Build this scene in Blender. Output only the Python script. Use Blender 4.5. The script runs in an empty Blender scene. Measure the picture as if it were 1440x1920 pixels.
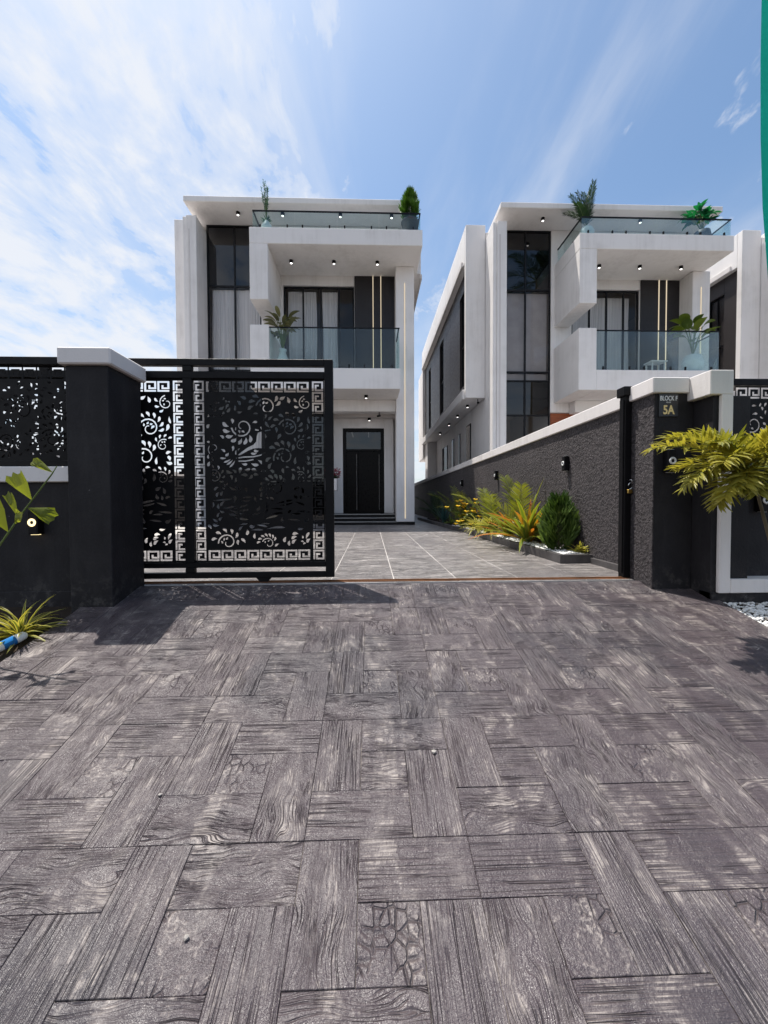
import bpy, bmesh, math, random
from mathutils import Vector, Matrix, noise as mnoise

random.seed(7)
R = math.radians
sc = bpy.context.scene
COL = sc.collection
EYE = 0.80
TO_SUN = Vector((-0.265, 0.225, 1.0)).normalized()

# ------------------------------------------------------------------ camera
yaw, pitch, roll = R(1.86), R(-1.47), R(0.25)
fw = Vector((math.sin(yaw) * math.cos(pitch), math.cos(yaw) * math.cos(pitch), math.sin(pitch)))
r0 = Vector((math.cos(yaw), -math.sin(yaw), 0.0))
u0 = r0.cross(fw)
rt = r0 * math.cos(roll) - u0 * math.sin(roll)
up = u0 * math.cos(roll) + r0 * math.sin(roll)
cam_d = bpy.data.cameras.new('camera')
cam_d.sensor_fit = 'HORIZONTAL'
cam_d.sensor_width = 36.0
cam_d.lens = 18.5
cam_d.clip_start = 0.02
cam_d.clip_end = 3000.0
cam = bpy.data.objects.new('camera', cam_d)
COL.objects.link(cam)
M = Matrix.Identity(4)
for i in range(3):
    M[i][0], M[i][1], M[i][2] = rt[i], up[i], -fw[i]
M[2][3] = EYE
cam.matrix_world = M
sc.camera = cam

# ------------------------------------------------------------------ light
sun_d = bpy.data.lights.new('sun', 'SUN')
sun_d.energy = 4.3
sun_d.angle = R(0.5)
sun_d.color = (1.0, 0.955, 0.89)
sun = bpy.data.objects.new('sun', sun_d)
COL.objects.link(sun)
sun.rotation_euler = TO_SUN.to_track_quat('Z', 'Y').to_euler()
sun.location = (-20, 20, 60)

sc.view_settings.view_transform = 'Standard'
sc.view_settings.look = 'None'
sc.view_settings.gamma = 1.0
sc.view_settings.use_curve_mapping = False
sc.view_settings.exposure = 0.40


sc.cycles.use_adaptive_sampling = True
sc.cycles.adaptive_threshold = 0.02
sc.cycles.max_bounces = 6
sc.cycles.diffuse_bounces = 3
sc.cycles.glossy_bounces = 3
sc.cycles.transmission_bounces = 3
sc.cycles.transparent_max_bounces = 10
sc.cycles.caustics_reflective = False
sc.cycles.caustics_refractive = False


class NT:
    """small helper to write node trees"""
    def __init__(s, tree):
        s.t = tree
        s.n = tree.nodes
        s.l = tree.links

    def node(s, typ, ins=None, **kw):
        nd = s.n.new(typ)
        for k, v in kw.items():
            setattr(nd, k, v)
        for k, v in (ins or {}).items():
            s.set(nd, k, v)
        return nd

    def set(s, nd, k, v):
        if hasattr(v, 'is_output'):
            s.l.new(v, nd.inputs[k])
        else:
            nd.inputs[k].default_value = v

    def math(s, op, a, b=0.0, c=0.0, clamp=False):
        nd = s.node('ShaderNodeMath', operation=op, use_clamp=clamp)
        s.set(nd, 0, a)
        s.set(nd, 1, b)
        s.set(nd, 2, c)
        return nd.outputs[0]

    def vmath(s, op, a, b=(0, 0, 0)):
        nd = s.node('ShaderNodeVectorMath', operation=op)
        s.set(nd, 0, a)
        s.set(nd, 1, b)
        return nd.outputs[0]

    def mix(s, fac, a, b, blend='MIX'):
        nd = s.node('ShaderNodeMix', data_type='RGBA', blend_type=blend)
        s.set(nd, 0, fac)
        for k, v in ((6, a), (7, b)):
            if isinstance(v, tuple) and len(v) == 3:
                v = (*v, 1.0)
            s.set(nd, k, v)
        return nd.outputs[2]

    def ramp(s, fac, lo, hi, a=0.0, b=1.0, smooth=True):
        nd = s.node('ShaderNodeMapRange', interpolation_type='SMOOTHSTEP' if smooth else 'LINEAR')
        for k, v in enumerate((fac, lo, hi, a, b)):
            s.set(nd, k, v)
        return nd.outputs[0]

    def noise(s, vec, scale, detail=4.0, rough=0.55, dist=0.0, w=None):
        nd = s.node('ShaderNodeTexNoise')
        if w is not None:
            nd.noise_dimensions = '4D'
            s.set(nd, 'W', w)
        s.set(nd, 'Vector', vec)
        s.set(nd, 'Scale', scale)
        s.set(nd, 'Detail', detail)
        s.set(nd, 'Roughness', rough)
        s.set(nd, 'Distortion', dist)
        return nd.outputs[0]

    def mapping(s, vec, scale=(1, 1, 1), rot=(0, 0, 0), loc=(0, 0, 0)):
        nd = s.node('ShaderNodeMapping')
        s.set(nd, 'Vector', vec)
        s.set(nd, 'Scale', scale)
        s.set(nd, 'Rotation', rot)
        s.set(nd, 'Location', loc)
        return nd.outputs[0]


# ------------------------------------------------------------------ sky
world = bpy.data.worlds.new('World')
sc.world = world
world.use_nodes = True
w = NT(world.node_tree)
w.n.clear()
sky = w.node('ShaderNodeTexSky', sky_type='NISHITA', sun_disc=False)
sky.sun_elevation = math.asin(TO_SUN.z)
sky.sun_rotation = math.atan2(TO_SUN.x, TO_SUN.y)
sky.altitude = 0.0
sky.air_density = 1.0
sky.dust_density = 1.6
sky.ozone_density = 1.6
tc = w.node('ShaderNodeTexCoord').outputs['Generated']
sep = w.node('ShaderNodeSeparateXYZ', {0: tc})
dz = w.math('MAXIMUM', sep.outputs[2], 0.0)
den = w.math('ADD', dz, 0.12)
px = w.math('DIVIDE', sep.outputs[0], den)
py = w.math('DIVIDE', sep.outputs[1], den)
pl = w.node('ShaderNodeCombineXYZ', {0: px, 1: py, 2: 0.0}).outputs[0]
# altocumulus bank over the western half, thin cirrus veils elsewhere
warp = w.node('ShaderNodeTexNoise', {'Vector': pl, 'Scale': 1.1, 'Detail': 2.0})
wv = w.vmath('SUBTRACT', warp.outputs['Color'], (0.5, 0.5, 0.5))
wsc = w.node('ShaderNodeVectorMath', {0: wv}, operation='SCALE')
wsc.inputs['Scale'].default_value = 0.38
plw = w.vmath('ADD', pl, wsc.outputs[0])
n_big = w.noise(w.mapping(plw, (1.0, 0.8, 1), (0, 0, R(30)), (3.1, 1.2, 0)), 1.3, 3.0, 0.5)
n_mid = w.noise(w.mapping(plw, (1.25, 0.95, 1), (0, 0, R(-32)), (5.0, 2.2, 0)), 3.9, 6.0, 0.62, 0.2)
n_rip = w.noise(w.mapping(plw, (1.9, 0.8, 1), (0, 0, R(-40)), (1.0, 7.2, 0)), 7.5, 5.0, 0.6, 0.1)
hl = w.math('SQRT', w.math('ADD', w.math('MULTIPLY', sep.outputs[0], sep.outputs[0]), w.math('MULTIPLY', sep.outputs[1], sep.outputs[1])))
hx = w.math('DIVIDE', sep.outputs[0], w.math('MAXIMUM', hl, 0.001))
bank = w.ramp(hx, 0.06, -0.50)
b_cov = w.math('ADD', w.math('MULTIPLY', n_big, 0.46), w.math('MULTIPLY', n_mid, 0.54))
b_cov = w.math('ADD', b_cov, w.math('MULTIPLY', w.math('SUBTRACT', n_rip, 0.5), 0.42))
b_cov = w.math('ADD', b_cov, w.math('MULTIPLY', w.math('SUBTRACT', bank, 0.5), 0.24))
cum = w.math('ADD', w.math('MULTIPLY', w.ramp(b_cov, 0.475, 0.555), 0.52), w.math('MULTIPLY', w.ramp(b_cov, 0.54, 0.70), 0.50))
n_cir = w.noise(w.mapping(pl, (2.2, 0.55, 1), (0, 0, R(-24)), (2.6, 4.3, 0)), 1.5, 6.0, 0.55, 0.25)
cir = w.math('MULTIPLY', w.ramp(n_cir, 0.44, 0.78), 0.50)
cov = w.math('MAXIMUM', w.math('MULTIPLY', cum, 0.90), cir)
hz = w.math('MULTIPLY', w.ramp(sep.outputs[2], 0.58, 0.05), w.ramp(n_mid, 0.30, 0.62, 0.42, 0.80))
cov = w.math('ADD', cov, w.math('MULTIPLY', hz, w.math('SUBTRACT', 1.0, cov)))
skyc = w.mix(1.0, sky.outputs[0], (1.02, 1.16, 1.20), 'MULTIPLY')
cloud = (5.9, 6.1, 6.5)
mixc = w.mix(cov, skyc, cloud)
bg = w.node('ShaderNodeBackground', {'Color': mixc, 'Strength': 0.112})
wo = w.node('ShaderNodeOutputWorld', {'Surface': bg.outputs[0]})
world.cycles.sampling_method = 'MANUAL'
world.cycles.sample_map_resolution = 512

# ------------------------------------------------------------------ materials
MATS = {}


def new_mat(name):
    m = bpy.data.materials.new(name)
    m.use_nodes = True
    t = NT(m.node_tree)
    t.n.clear()
    out = t.node('ShaderNodeOutputMaterial')
    MATS[name] = m
    return m, t, out


def principled(t, out, color, rough=0.5, spec=0.5, metal=0.0, normal=None, **kw):
    if isinstance(color, tuple) and len(color) == 3:
        color = (*color, 1.0)
    p = t.node('ShaderNodeBsdfPrincipled', {'Base Color': color, 'Roughness': rough, 'Metallic': metal, 'Specular IOR Level': spec})
    if normal is not None:
        t.set(p, 'Normal', normal)
    for k, v in kw.items():
        t.set(p, k, v)
    t.l.new(p.outputs[0], out.inputs[0])
    return p


def bump(t, h, strength=0.5, dist=0.01, normal=None):
    b = t.node('ShaderNodeBump', {'Height': h, 'Strength': strength, 'Distance': dist})
    if normal is not None:
        t.set(b, 'Normal', normal)
    return b.outputs[0]


def wpos(t):
    return t.node('ShaderNodeNewGeometry').outputs['Position']


def plaster(name, col, rough=0.75, stain=0.10, bump_d=0.004, scale=60):
    m, t, out = new_mat(name)
    p = wpos(t)
    a = t.noise(p, 0.9, 5, 0.6)
    b = t.noise(t.mapping(p, (5.0, 5.0, 0.30)), 1.4, 6, 0.70)
    s = t.math('MULTIPLY', t.ramp(t.math('MULTIPLY', a, t.math('ADD', b, 0.25)), 0.30, 0.62), stain)
    c = t.mix(s, col, (col[0] * 0.55, col[1] * 0.53, col[2] * 0.50))
    h = t.noise(p, scale, 4, 0.6)
    principled(t, out, c, rough, 0.3, normal=bump(t, h, 0.35, bump_d))
    return m


def simple(name, col, rough=0.5, spec=0.5, metal=0.0, var=0.12, bscale=90, bstr=0.12, **kw):
    m, t, out = new_mat(name)
    p = wpos(t)
    n = t.noise(p, 3.0, 4)
    c = t.mix(t.ramp(n, 0.3, 0.7), col, tuple(x * (1 - var) for x in col))
    rr = t.ramp(t.noise(p, 14.0, 4), 0.3, 0.7, rough * 0.85, min(1.0, rough * 1.15))
    principled(t, out, c, rr, spec, metal, normal=bump(t, t.noise(p, bscale, 3), bstr, 0.002), **kw)
    return m


plaster('white_wall', (0.88, 0.845, 0.825), stain=0.30)
plaster('white_coping', (0.79, 0.745, 0.72), stain=0.40)
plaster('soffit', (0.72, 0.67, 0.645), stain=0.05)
plaster('interior', (0.42, 0.37, 0.33), stain=0.0)
simple('black_metal', (0.0075, 0.0068, 0.0078), 0.48, 0.16, var=0.3)
simple('black_frame', (0.008, 0.008, 0.010), 0.40, 0.25)
simple('dark_cladding', (0.040, 0.034, 0.034), 0.45, 0.4)
simple('feature_panel', (0.020, 0.017, 0.019), 0.5, 0.4)
simple('step_stone', (0.012, 0.011, 0.012), 0.35, 0.2)
simple('step_edge', (0.42, 0.40, 0.38), 0.4, 0.5)
simple('door_dark', (0.006, 0.0045, 0.0045), 0.30, 0.10)
simple('steel', (0.60, 0.60, 0.60), 0.28, 0.5, 1.0)
simple('brass', (0.55, 0.36, 0.10), 0.32, 0.5, 1.0)
simple('gold_trim', (0.80, 0.56, 0.26), 0.30, 0.5, 1.0)
simple('rust', (0.20, 0.085, 0.035), 0.8, 0.3, 0.2, var=0.5)
simple('white_ceramic', (0.76, 0.80, 0.79), 0.30, 0.5)
simple('grey_pot', (0.075, 0.08, 0.085), 0.6, 0.4)
simple('kerb_tile', (0.105, 0.097, 0.097), 0.45, 0.4, var=0.5)
simple('soil', (0.055, 0.040, 0.030), 0.95, 0.2, var=0.5, bscale=40, bstr=0.9)
simple('trunk', (0.16, 0.13, 0.08), 0.8, 0.2, var=0.4)
simple('green_stem', (0.14, 0.19, 0.05), 0.6, 0.3, var=0.3)
simple('white_plastic', (0.75, 0.75, 0.73), 0.4, 0.5)
simple('blue_label', (0.02, 0.20, 0.55), 0.4, 0.5)
simple('letter_white', (0.85, 0.85, 0.85), 0.4, 0.5, var=0.02)
simple('letter_gold', (0.85, 0.64, 0.27), 0.35, 0.5, var=0.05)
simple('plaque', (0.012, 0.012, 0.014), 0.35, 0.5)
simple('red_petal', (0.42, 0.02, 0.06), 0.5, 0.3, var=0.4)
simple('yellow_petal', (0.80, 0.52, 0.02), 0.5, 0.3, var=0.2)
simple('stone_chip', (0.50, 0.46, 0.42), 0.8, 0.3, var=0.4)

# black painted wall, slightly dusty towards nothing in particular, with plaster dabs
m, t, out = new_mat('black_wall')
p = wpos(t)
n = t.noise(p, 2.2, 6, 0.65)
dab = t.ramp(t.noise(p, 17.0, 3, 0.5), 0.735, 0.775)
c = t.mix(t.ramp(n, 0.35, 0.75), (0.017, 0.0155, 0.0175), (0.026, 0.024, 0.026))
roll_m = t.noise(t.mapping(p, (4.0, 4.0, 0.9)), 1.6, 5, 0.7)
c = t.mix(t.ramp(roll_m, 0.45, 0.75, 0.0, 0.5), c, (0.040, 0.037, 0.039))
pz = t.node('ShaderNodeSeparateXYZ', {0: p}).outputs[2]
spl = t.math('MULTIPLY', t.ramp(pz, 0.28, -0.15), t.ramp(t.noise(p, 9.0, 6, 0.7), 0.48, 0.66))
c = t.mix(t.math('MULTIPLY', spl, 0.45), c, (0.15, 0.135, 0.125))
c = t.mix(t.math('MULTIPLY', dab, 0.55), c, (0.16, 0.15, 0.15))
principled(t, out, c, 0.66, 0.22, normal=bump(t, t.noise(p, 45, 5, 0.6), 0.6, 0.006))

# coarse spatter-dash render on the drive side of the boundary wall
m, t, out = new_mat('rough_render')
p = wpos(t)
wob = t.vmath('ADD', p, t.vmath('MULTIPLY', t.node('ShaderNodeTexNoise', {'Vector': p, 'Scale': 30.0}).outputs['Color'], (0.03, 0.03, 0.03)))
vo = t.node('ShaderNodeTexVoronoi', {'Vector': wob, 'Scale': 34.0}, feature='SMOOTH_F1')
h = t.math('ADD', t.math('MULTIPLY', vo.outputs[0], -1.1), t.noise(p, 80, 5, 0.65))
c = t.mix(t.ramp(h, -0.4, 0.45), (0.032, 0.028, 0.030), (0.088, 0.076, 0.079))
c = t.mix(t.ramp(t.noise(p, 1.6, 4), 0.45, 0.8, 0.0, 0.4), c, (0.115, 0.10, 0.10))
principled(t, out, c, 0.72, 0.3, normal=bump(t, h, 1.0, 0.020))

# paving: three stamps sharing the same worn, dusty grey-mauve concrete


def paving(name, stamp, base=(0.080, 0.062, 0.066), dark=(0.046, 0.041, 0.047), wear_glint=1.0, groove=0.83, veil_k=0.30, fr=(0.86, 1.15)):
    m, t, out = new_mat(name)
    tcn = t.node('ShaderNodeTexCoord').outputs['Object']
    rnd = t.node('ShaderNodeObjectInfo').outputs['Random']
    p = wpos(t)
    rw = t.math('MULTIPLY', rnd, 37.0)
    if stamp == 'groove':
        q = t.mapping(tcn, (1.7, 74.0, 1.0))
        a = t.noise(q, 1.0, 1.0, 0.5, 0.1, rw)
        fl = t.noise(t.mapping(q, (2.2, 2.3, 1.0)), 1.0, 2.0, 0.6, 0.0, rw)
        h = t.ramp(t.math('ABSOLUTE', t.math('SUBTRACT', a, 0.5)), 0.0, 0.040)
        h = t.math('SUBTRACT', 1.0, t.math('MULTIPLY', t.math('SUBTRACT', 1.0, h), t.ramp(t.noise(t.mapping(tcn, (0.6, 1.6, 1)), 6.0, 2, 0.5, 0.0, rw), 0.42, 0.62, 0.05, 1.0)))
    elif stamp == 'grain':
        wob = t.node('ShaderNodeTexNoise', {'Vector': t.mapping(tcn, (5.0, 10.0, 1.0)), 'Scale': 1.0, 'Detail': 1.0, 'W': rw}, noise_dimensions='4D')
        q = t.vmath('ADD', t.vmath('MULTIPLY', tcn, (4.0, 88.0, 1.0)), t.vmath('MULTIPLY', wob.outputs['Color'], (1.0, 11.0, 0.0)))
        fl = t.noise(t.mapping(q, (2.2, 2.1, 1.0)), 1.0, 2.0, 0.6, 0.0, rw)
        a = t.noise(q, 1.0, 1.0, 0.5, 0.1, rw)
        h = t.ramp(t.math('ABSOLUTE', t.math('SUBTRACT', a, 0.5)), 0.0, 0.038)
        h = t.math('SUBTRACT', 1.0, t.math('MULTIPLY', t.math('SUBTRACT', 1.0, h), t.ramp(t.noise(tcn, 7.0, 2, 0.5, 0.0, rw), 0.45, 0.64, 0.04, 1.0)))
    elif stamp == 'cobble':
        q = t.vmath('ADD', tcn, t.node('ShaderNodeCombineXYZ', {0: rw, 1: rw, 2: 0.0}).outputs[0])
        q = t.mapping(q, (1.0, 1.0, 0.0))
        fl = t.noise(q, 70.0, 3.0, 0.65)
        vo = t.node('ShaderNodeTexVoronoi', {'Vector': t.mapping(q, (1.0, 0.72, 1.0)), 'Scale': 26.0, 'Randomness': 0.75}, feature='DISTANCE_TO_EDGE')
        d = t.ramp(vo.outputs[0], 0.0, 0.10)
        msk = t.ramp(t.noise(q, 6.0, 2), 0.44, 0.62)
        h = t.math('SUBTRACT', 1.0, t.math('MULTIPLY', t.math('SUBTRACT', 1.0, d), msk))
    else:
        v = t.mapping(tcn, (2.2, 9.0, 1.0))
        fl = t.noise(t.mapping(p, (1.4, 4.6, 1.0)), 1.7, 7.0, 0.78, 0.3)
        a = t.noise(v, 2.4, 5.0, 0.65, 0.8, rw)
        h = t.ramp(t.math('ABSOLUTE', t.math('SUBTRACT', a, 0.5)), 0.0, 0.14)
    fine = t.noise(p, 150.0, 2.0, 0.7)
    blot = t.noise(p, 0.75, 4.0, 0.62, 0.5)
    blot2 = t.noise(p, 7.0, 5.0, 0.74, 0.7)
    c = t.mix(t.ramp(h, 0.0, 0.8), tuple(x * groove for x in base), base)
    fk = t.ramp(fl, 0.34, 0.66, *fr)
    c = t.mix(1.0, c, t.node('ShaderNodeCombineXYZ', {0: fk, 1: fk, 2: fk}).outputs[0], 'MULTIPLY')
    c = t.mix(t.math('MULTIPLY', t.ramp(blot, 0.45, 0.64), 0.72), c, dark)
    c = t.mix(t.ramp(rnd, 0.0, 1.0, 0.0, 0.16, False), c, (dark[0] * 1.1, dark[1] * 1.05, dark[2] * 1.1))
    # cement dust: a thin veil, smears along the drive, scuffs on the high spots mixed with painted glints
    smear = t.noise(t.mapping(p, (3.4, 1.15, 1.0), (0, 0, R(14))), 1.7, 5.0, 0.70, 0.7)
    veil = t.math('MULTIPLY', t.ramp(smear, 0.45, 0.68), veil_k)
    c = t.mix(veil, c, (0.22, 0.188, 0.178))
    w1 = t.ramp(t.math('ADD', blot2, t.math('MULTIPLY', t.math('SUBTRACT', smear, 0.5), 0.65)), 0.515, 0.66)
    wear_glint_m = t.math('MULTIPLY', t.math('MULTIPLY', w1, t.ramp(fl, 0.44, 0.62)), t.ramp(h, 0.25, 1.0))
    sp = t.math('MULTIPLY', t.ramp(fine, 0.72, 0.80), 0.5)  # cream specks painted into the colour as glints
    wear_glint_m = t.math('MAXIMUM', t.math('MULTIPLY', wear_glint_m, 0.58 * wear_glint), sp)
    c = t.mix(wear_glint_m, c, (0.46, 0.40, 0.355))
    stn = t.math('MULTIPLY', t.ramp(t.noise(p, 2.3, 6.0, 0.66, 1.3), 0.585, 0.70), t.ramp(blot2, 0.36, 0.60))
    c = t.mix(t.math('MULTIPLY', stn, 0.42), c, (0.40, 0.355, 0.325))
    hh = t.math('ADD', t.math('MULTIPLY', h, 0.9), t.math('ADD', t.math('MULTIPLY', fine, 0.40), t.math('MULTIPLY', fl, 0.7)))
    hh = t.math('ADD', hh, t.math('MULTIPLY', blot2, 1.4))
    rr = t.ramp(blot2, 0.3, 0.7, 0.27, 0.46)
    principled(t, out, c, rr, 0.5, normal=bump(t, hh, 1.0, 0.0075))
    return m


paving('paver_groove', 'groove')
paving('paver_grain', 'grain')
paving('paver_cobble', 'cobble', groove=0.78)
paving('paver_slab', 'slab', (0.34, 0.31, 0.295), (0.15, 0.135, 0.135), 1.4, 0.5, 0.35, (0.36, 1.75))

m, t, out = new_mat('ramp_joint')
p = wpos(t)
n = t.noise(p, 2.6, 5, 0.6)
c = t.mix(t.ramp(n, 0.46, 0.62), (0.035, 0.031, 0.032), (0.34, 0.30, 0.26))
principled(t, out, c, 0.9, 0.2, normal=bump(t, t.noise(p, 120, 4), 0.6, 0.003))
simple('court_joint', (0.62, 0.58, 0.54), 0.9, 0.2, var=0.35)
simple('earth', (0.10, 0.085, 0.07), 0.95, 0.2, var=0.4)
simple('asphalt', (0.055, 0.053, 0.052), 0.85, 0.3, var=0.3, bscale=160, bstr=0.6)

m, t, out = new_mat('pebble')
rp = t.node('ShaderNodeNewGeometry').outputs['Random Per Island']
c = t.mix(rp, (0.70, 0.69, 0.66), (0.88, 0.87, 0.85))
c = t.mix(t.ramp(rp, 0.93, 0.95), c, (0.25, 0.23, 0.21))
principled(t, out, c, 0.6, 0.4)

# glass: a real pane that both mirrors and lets you look through


def glass(name, tint, f0=0.06, gain=0.9, rough=0.0):
    m, t, out = new_mat(name)
    fr = t.node('ShaderNodeLayerWeight', {'Blend': 0.35}).outputs['Fresnel']
    fac = t.math('ADD', f0, t.math('MULTIPLY', fr, gain), clamp=True)
    g = t.node('ShaderNodeBsdfGlossy', {'Color': (1, 1, 1, 1), 'Roughness': rough})
    tr = t.node('ShaderNodeBsdfTransparent', {'Color': (*tint, 1)})
    mx = t.node('ShaderNodeMixShader', {0: fac, 1: tr.outputs[0], 2: g.outputs[0]})
    t.l.new(mx.outputs[0], out.inputs[0])
    return m


glass('window_glass', (0.96, 0.96, 0.97), 0.02, 0.20, 0.01)
glass('dark_glass', (0.06, 0.07, 0.10), 0.045, 0.32, 0.01)
glass('rail_glass', (0.87, 0.935, 0.93), 0.02, 0.17)


def emit(name, col, st):
    m, t, out = new_mat(name)
    e = t.node('ShaderNodeEmission', {'Color': (*col, 1), 'Strength': st})
    t.l.new(e.outputs[0], out.inputs[0])


emit('lamp_white', (1.0, 0.97, 0.92), 2.6)
emit('lamp_ring', (1.0, 0.80, 0.42), 1.6)
emit('led_strip', (1.0, 0.84, 0.60), 0.60)
simple('blind', (0.42, 0.39, 0.38), 0.8, 0.2)

m, t, out = new_mat('curtain')
p = wpos(t)
c = t.mix(t.ramp(t.noise(t.mapping(p, (9, 9, 0.2)), 2.0, 3), 0.3, 0.7), (0.86, 0.84, 0.82), (0.70, 0.68, 0.67))
d = t.node('ShaderNodeBsdfDiffuse', {'Color': c})
tl = t.node('ShaderNodeBsdfTranslucent', {'Color': c})
mx = t.node('ShaderNodeMixShader', {0: 0.12, 1: d.outputs[0], 2: tl.outputs[0]})
t.l.new(mx.outputs[0], out.inputs[0])

m, t, out = new_mat('wood_cladding')
p = wpos(t)
g = t.noise(t.mapping(p, (1.0, 1.0, 14.0)), 2.0, 6, 0.6, 0.6)
c = t.mix(t.ramp(g, 0.3, 0.7), (0.36, 0.095, 0.030), (0.20, 0.05, 0.018))
principled(t, out, c, 0.4, 0.4)

m, t, out = new_mat('flag_cloth')
p = wpos(t)
c = t.mix(t.ramp(t.noise(p, 3, 3), 0.3, 0.7), (0.0, 0.30, 0.235), (0.0, 0.25, 0.20))
d = t.node('ShaderNodeBsdfDiffuse', {'Color': c})
tl = t.node('ShaderNodeBsdfTranslucent', {'Color': (0.02, 0.42, 0.32, 1)})
mx = t.node('ShaderNodeMixShader', {0: 0.5, 1: d.outputs[0], 2: tl.outputs[0]})
t.l.new(mx.outputs[0], out.inputs[0])


def leaf_mat(name, fn, rough=0.42, trans=0.35):
    """fn(t, along, across, rand) -> colour socket; the 'lf' attribute carries blade coordinates"""
    m, t, out = new_mat(name)
    at = t.node('ShaderNodeAttribute', attribute_name='lf')
    s3 = t.node('ShaderNodeSeparateXYZ', {0: at.outputs['Vector']})
    c = fn(t, s3.outputs[0], s3.outputs[1], s3.outputs[2])
    pr = t.node('ShaderNodeBsdfPrincipled', {'Base Color': c, 'Roughness': rough, 'Specular IOR Level': 0.4})
    tl = t.node('ShaderNodeBsdfTranslucent', {'Color': t.mix(1.0, c, (1.5, 1.45, 0.8), 'MULTIPLY')})
    mx = t.node('ShaderNodeMixShader', {0: trans, 1: pr.outputs[0], 2: tl.outputs[0]})
    t.l.new(mx.outputs[0], out.inputs[0])
    return m


def two(a, b):
    return lambda t, al, ac, rn: t.mix(rn, a, b)


leaf_mat('leaf_palm', two((0.12, 0.155, 0.022), (0.24, 0.25, 0.035)))
leaf_mat('leaf_palm_yellow', two((0.15, 0.17, 0.022), (0.46, 0.40, 0.07)))
leaf_mat('leaf_dark', two((0.010, 0.030, 0.013), (0.030, 0.062, 0.024)))
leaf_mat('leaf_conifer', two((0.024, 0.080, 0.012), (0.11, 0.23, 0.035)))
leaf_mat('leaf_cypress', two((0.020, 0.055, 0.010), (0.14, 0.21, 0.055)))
leaf_mat('leaf_green', two((0.055, 0.10, 0.014), (0.15, 0.20, 0.025)))
leaf_mat('leaf_emerald', two((0.005, 0.10, 0.035), (0.012, 0.20, 0.075)))
leaf_mat('leaf_olive', two((0.10, 0.105, 0.055), (0.21, 0.20, 0.11)))
leaf_mat('leaf_blue', two((0.03, 0.085, 0.09), (0.07, 0.15, 0.15)))
leaf_mat('leaf_teal', two((0.03, 0.10, 0.08), (0.08, 0.19, 0.15)))


def f_spider(t, al, ac, rn):
    e = t.ramp(t.math('ABSOLUTE', ac), 0.25, 0.6)
    return t.mix(e, (0.13, 0.17, 0.03), (0.52, 0.45, 0.10))


def f_cord(t, al, ac, rn):
    g = t.mix(t.ramp(t.math('ABSOLUTE', ac), 0.2, 0.9), (0.13, 0.20, 0.025), (0.30, 0.29, 0.03))
    o = t.mix(al, (0.46, 0.27, 0.02), (0.46, 0.13, 0.03))
    return t.mix(t.ramp(rn, 0.64, 0.86), g, o)


leaf_mat('leaf_fishtail', two((0.16, 0.20, 0.02), (0.30, 0.33, 0.05)), 0.4, 0.55)
leaf_mat('leaf_spider', f_spider)
leaf_mat('leaf_cordyline', f_cord)

# ------------------------------------------------------------------ object helpers


def link(o, parent=None, loc=None):
    COL.objects.link(o)
    if parent is not None:
        o.parent = parent
    if loc is not None:
        o.location = loc
    return o


def tag(o, label=None, cat=None, group=None, kind=None):
    if label:
        o['label'] = label
    if cat:
        o['category'] = cat
    if group:
        o['group'] = group
    if kind:
        o['kind'] = kind
    return o


def empty(name, loc, label=None, cat=None, group=None):
    o = bpy.data.objects.new(name, None)
    link(o, None, loc)
    o.empty_display_size = 0.1
    o['org'] = tuple(loc)
    return tag(o, label, cat, group)


def origin(parent):
    o = parent
    v = Vector((0, 0, 0))
    while o is not None:
        v += o.location
        o = o.parent
    return v


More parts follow.
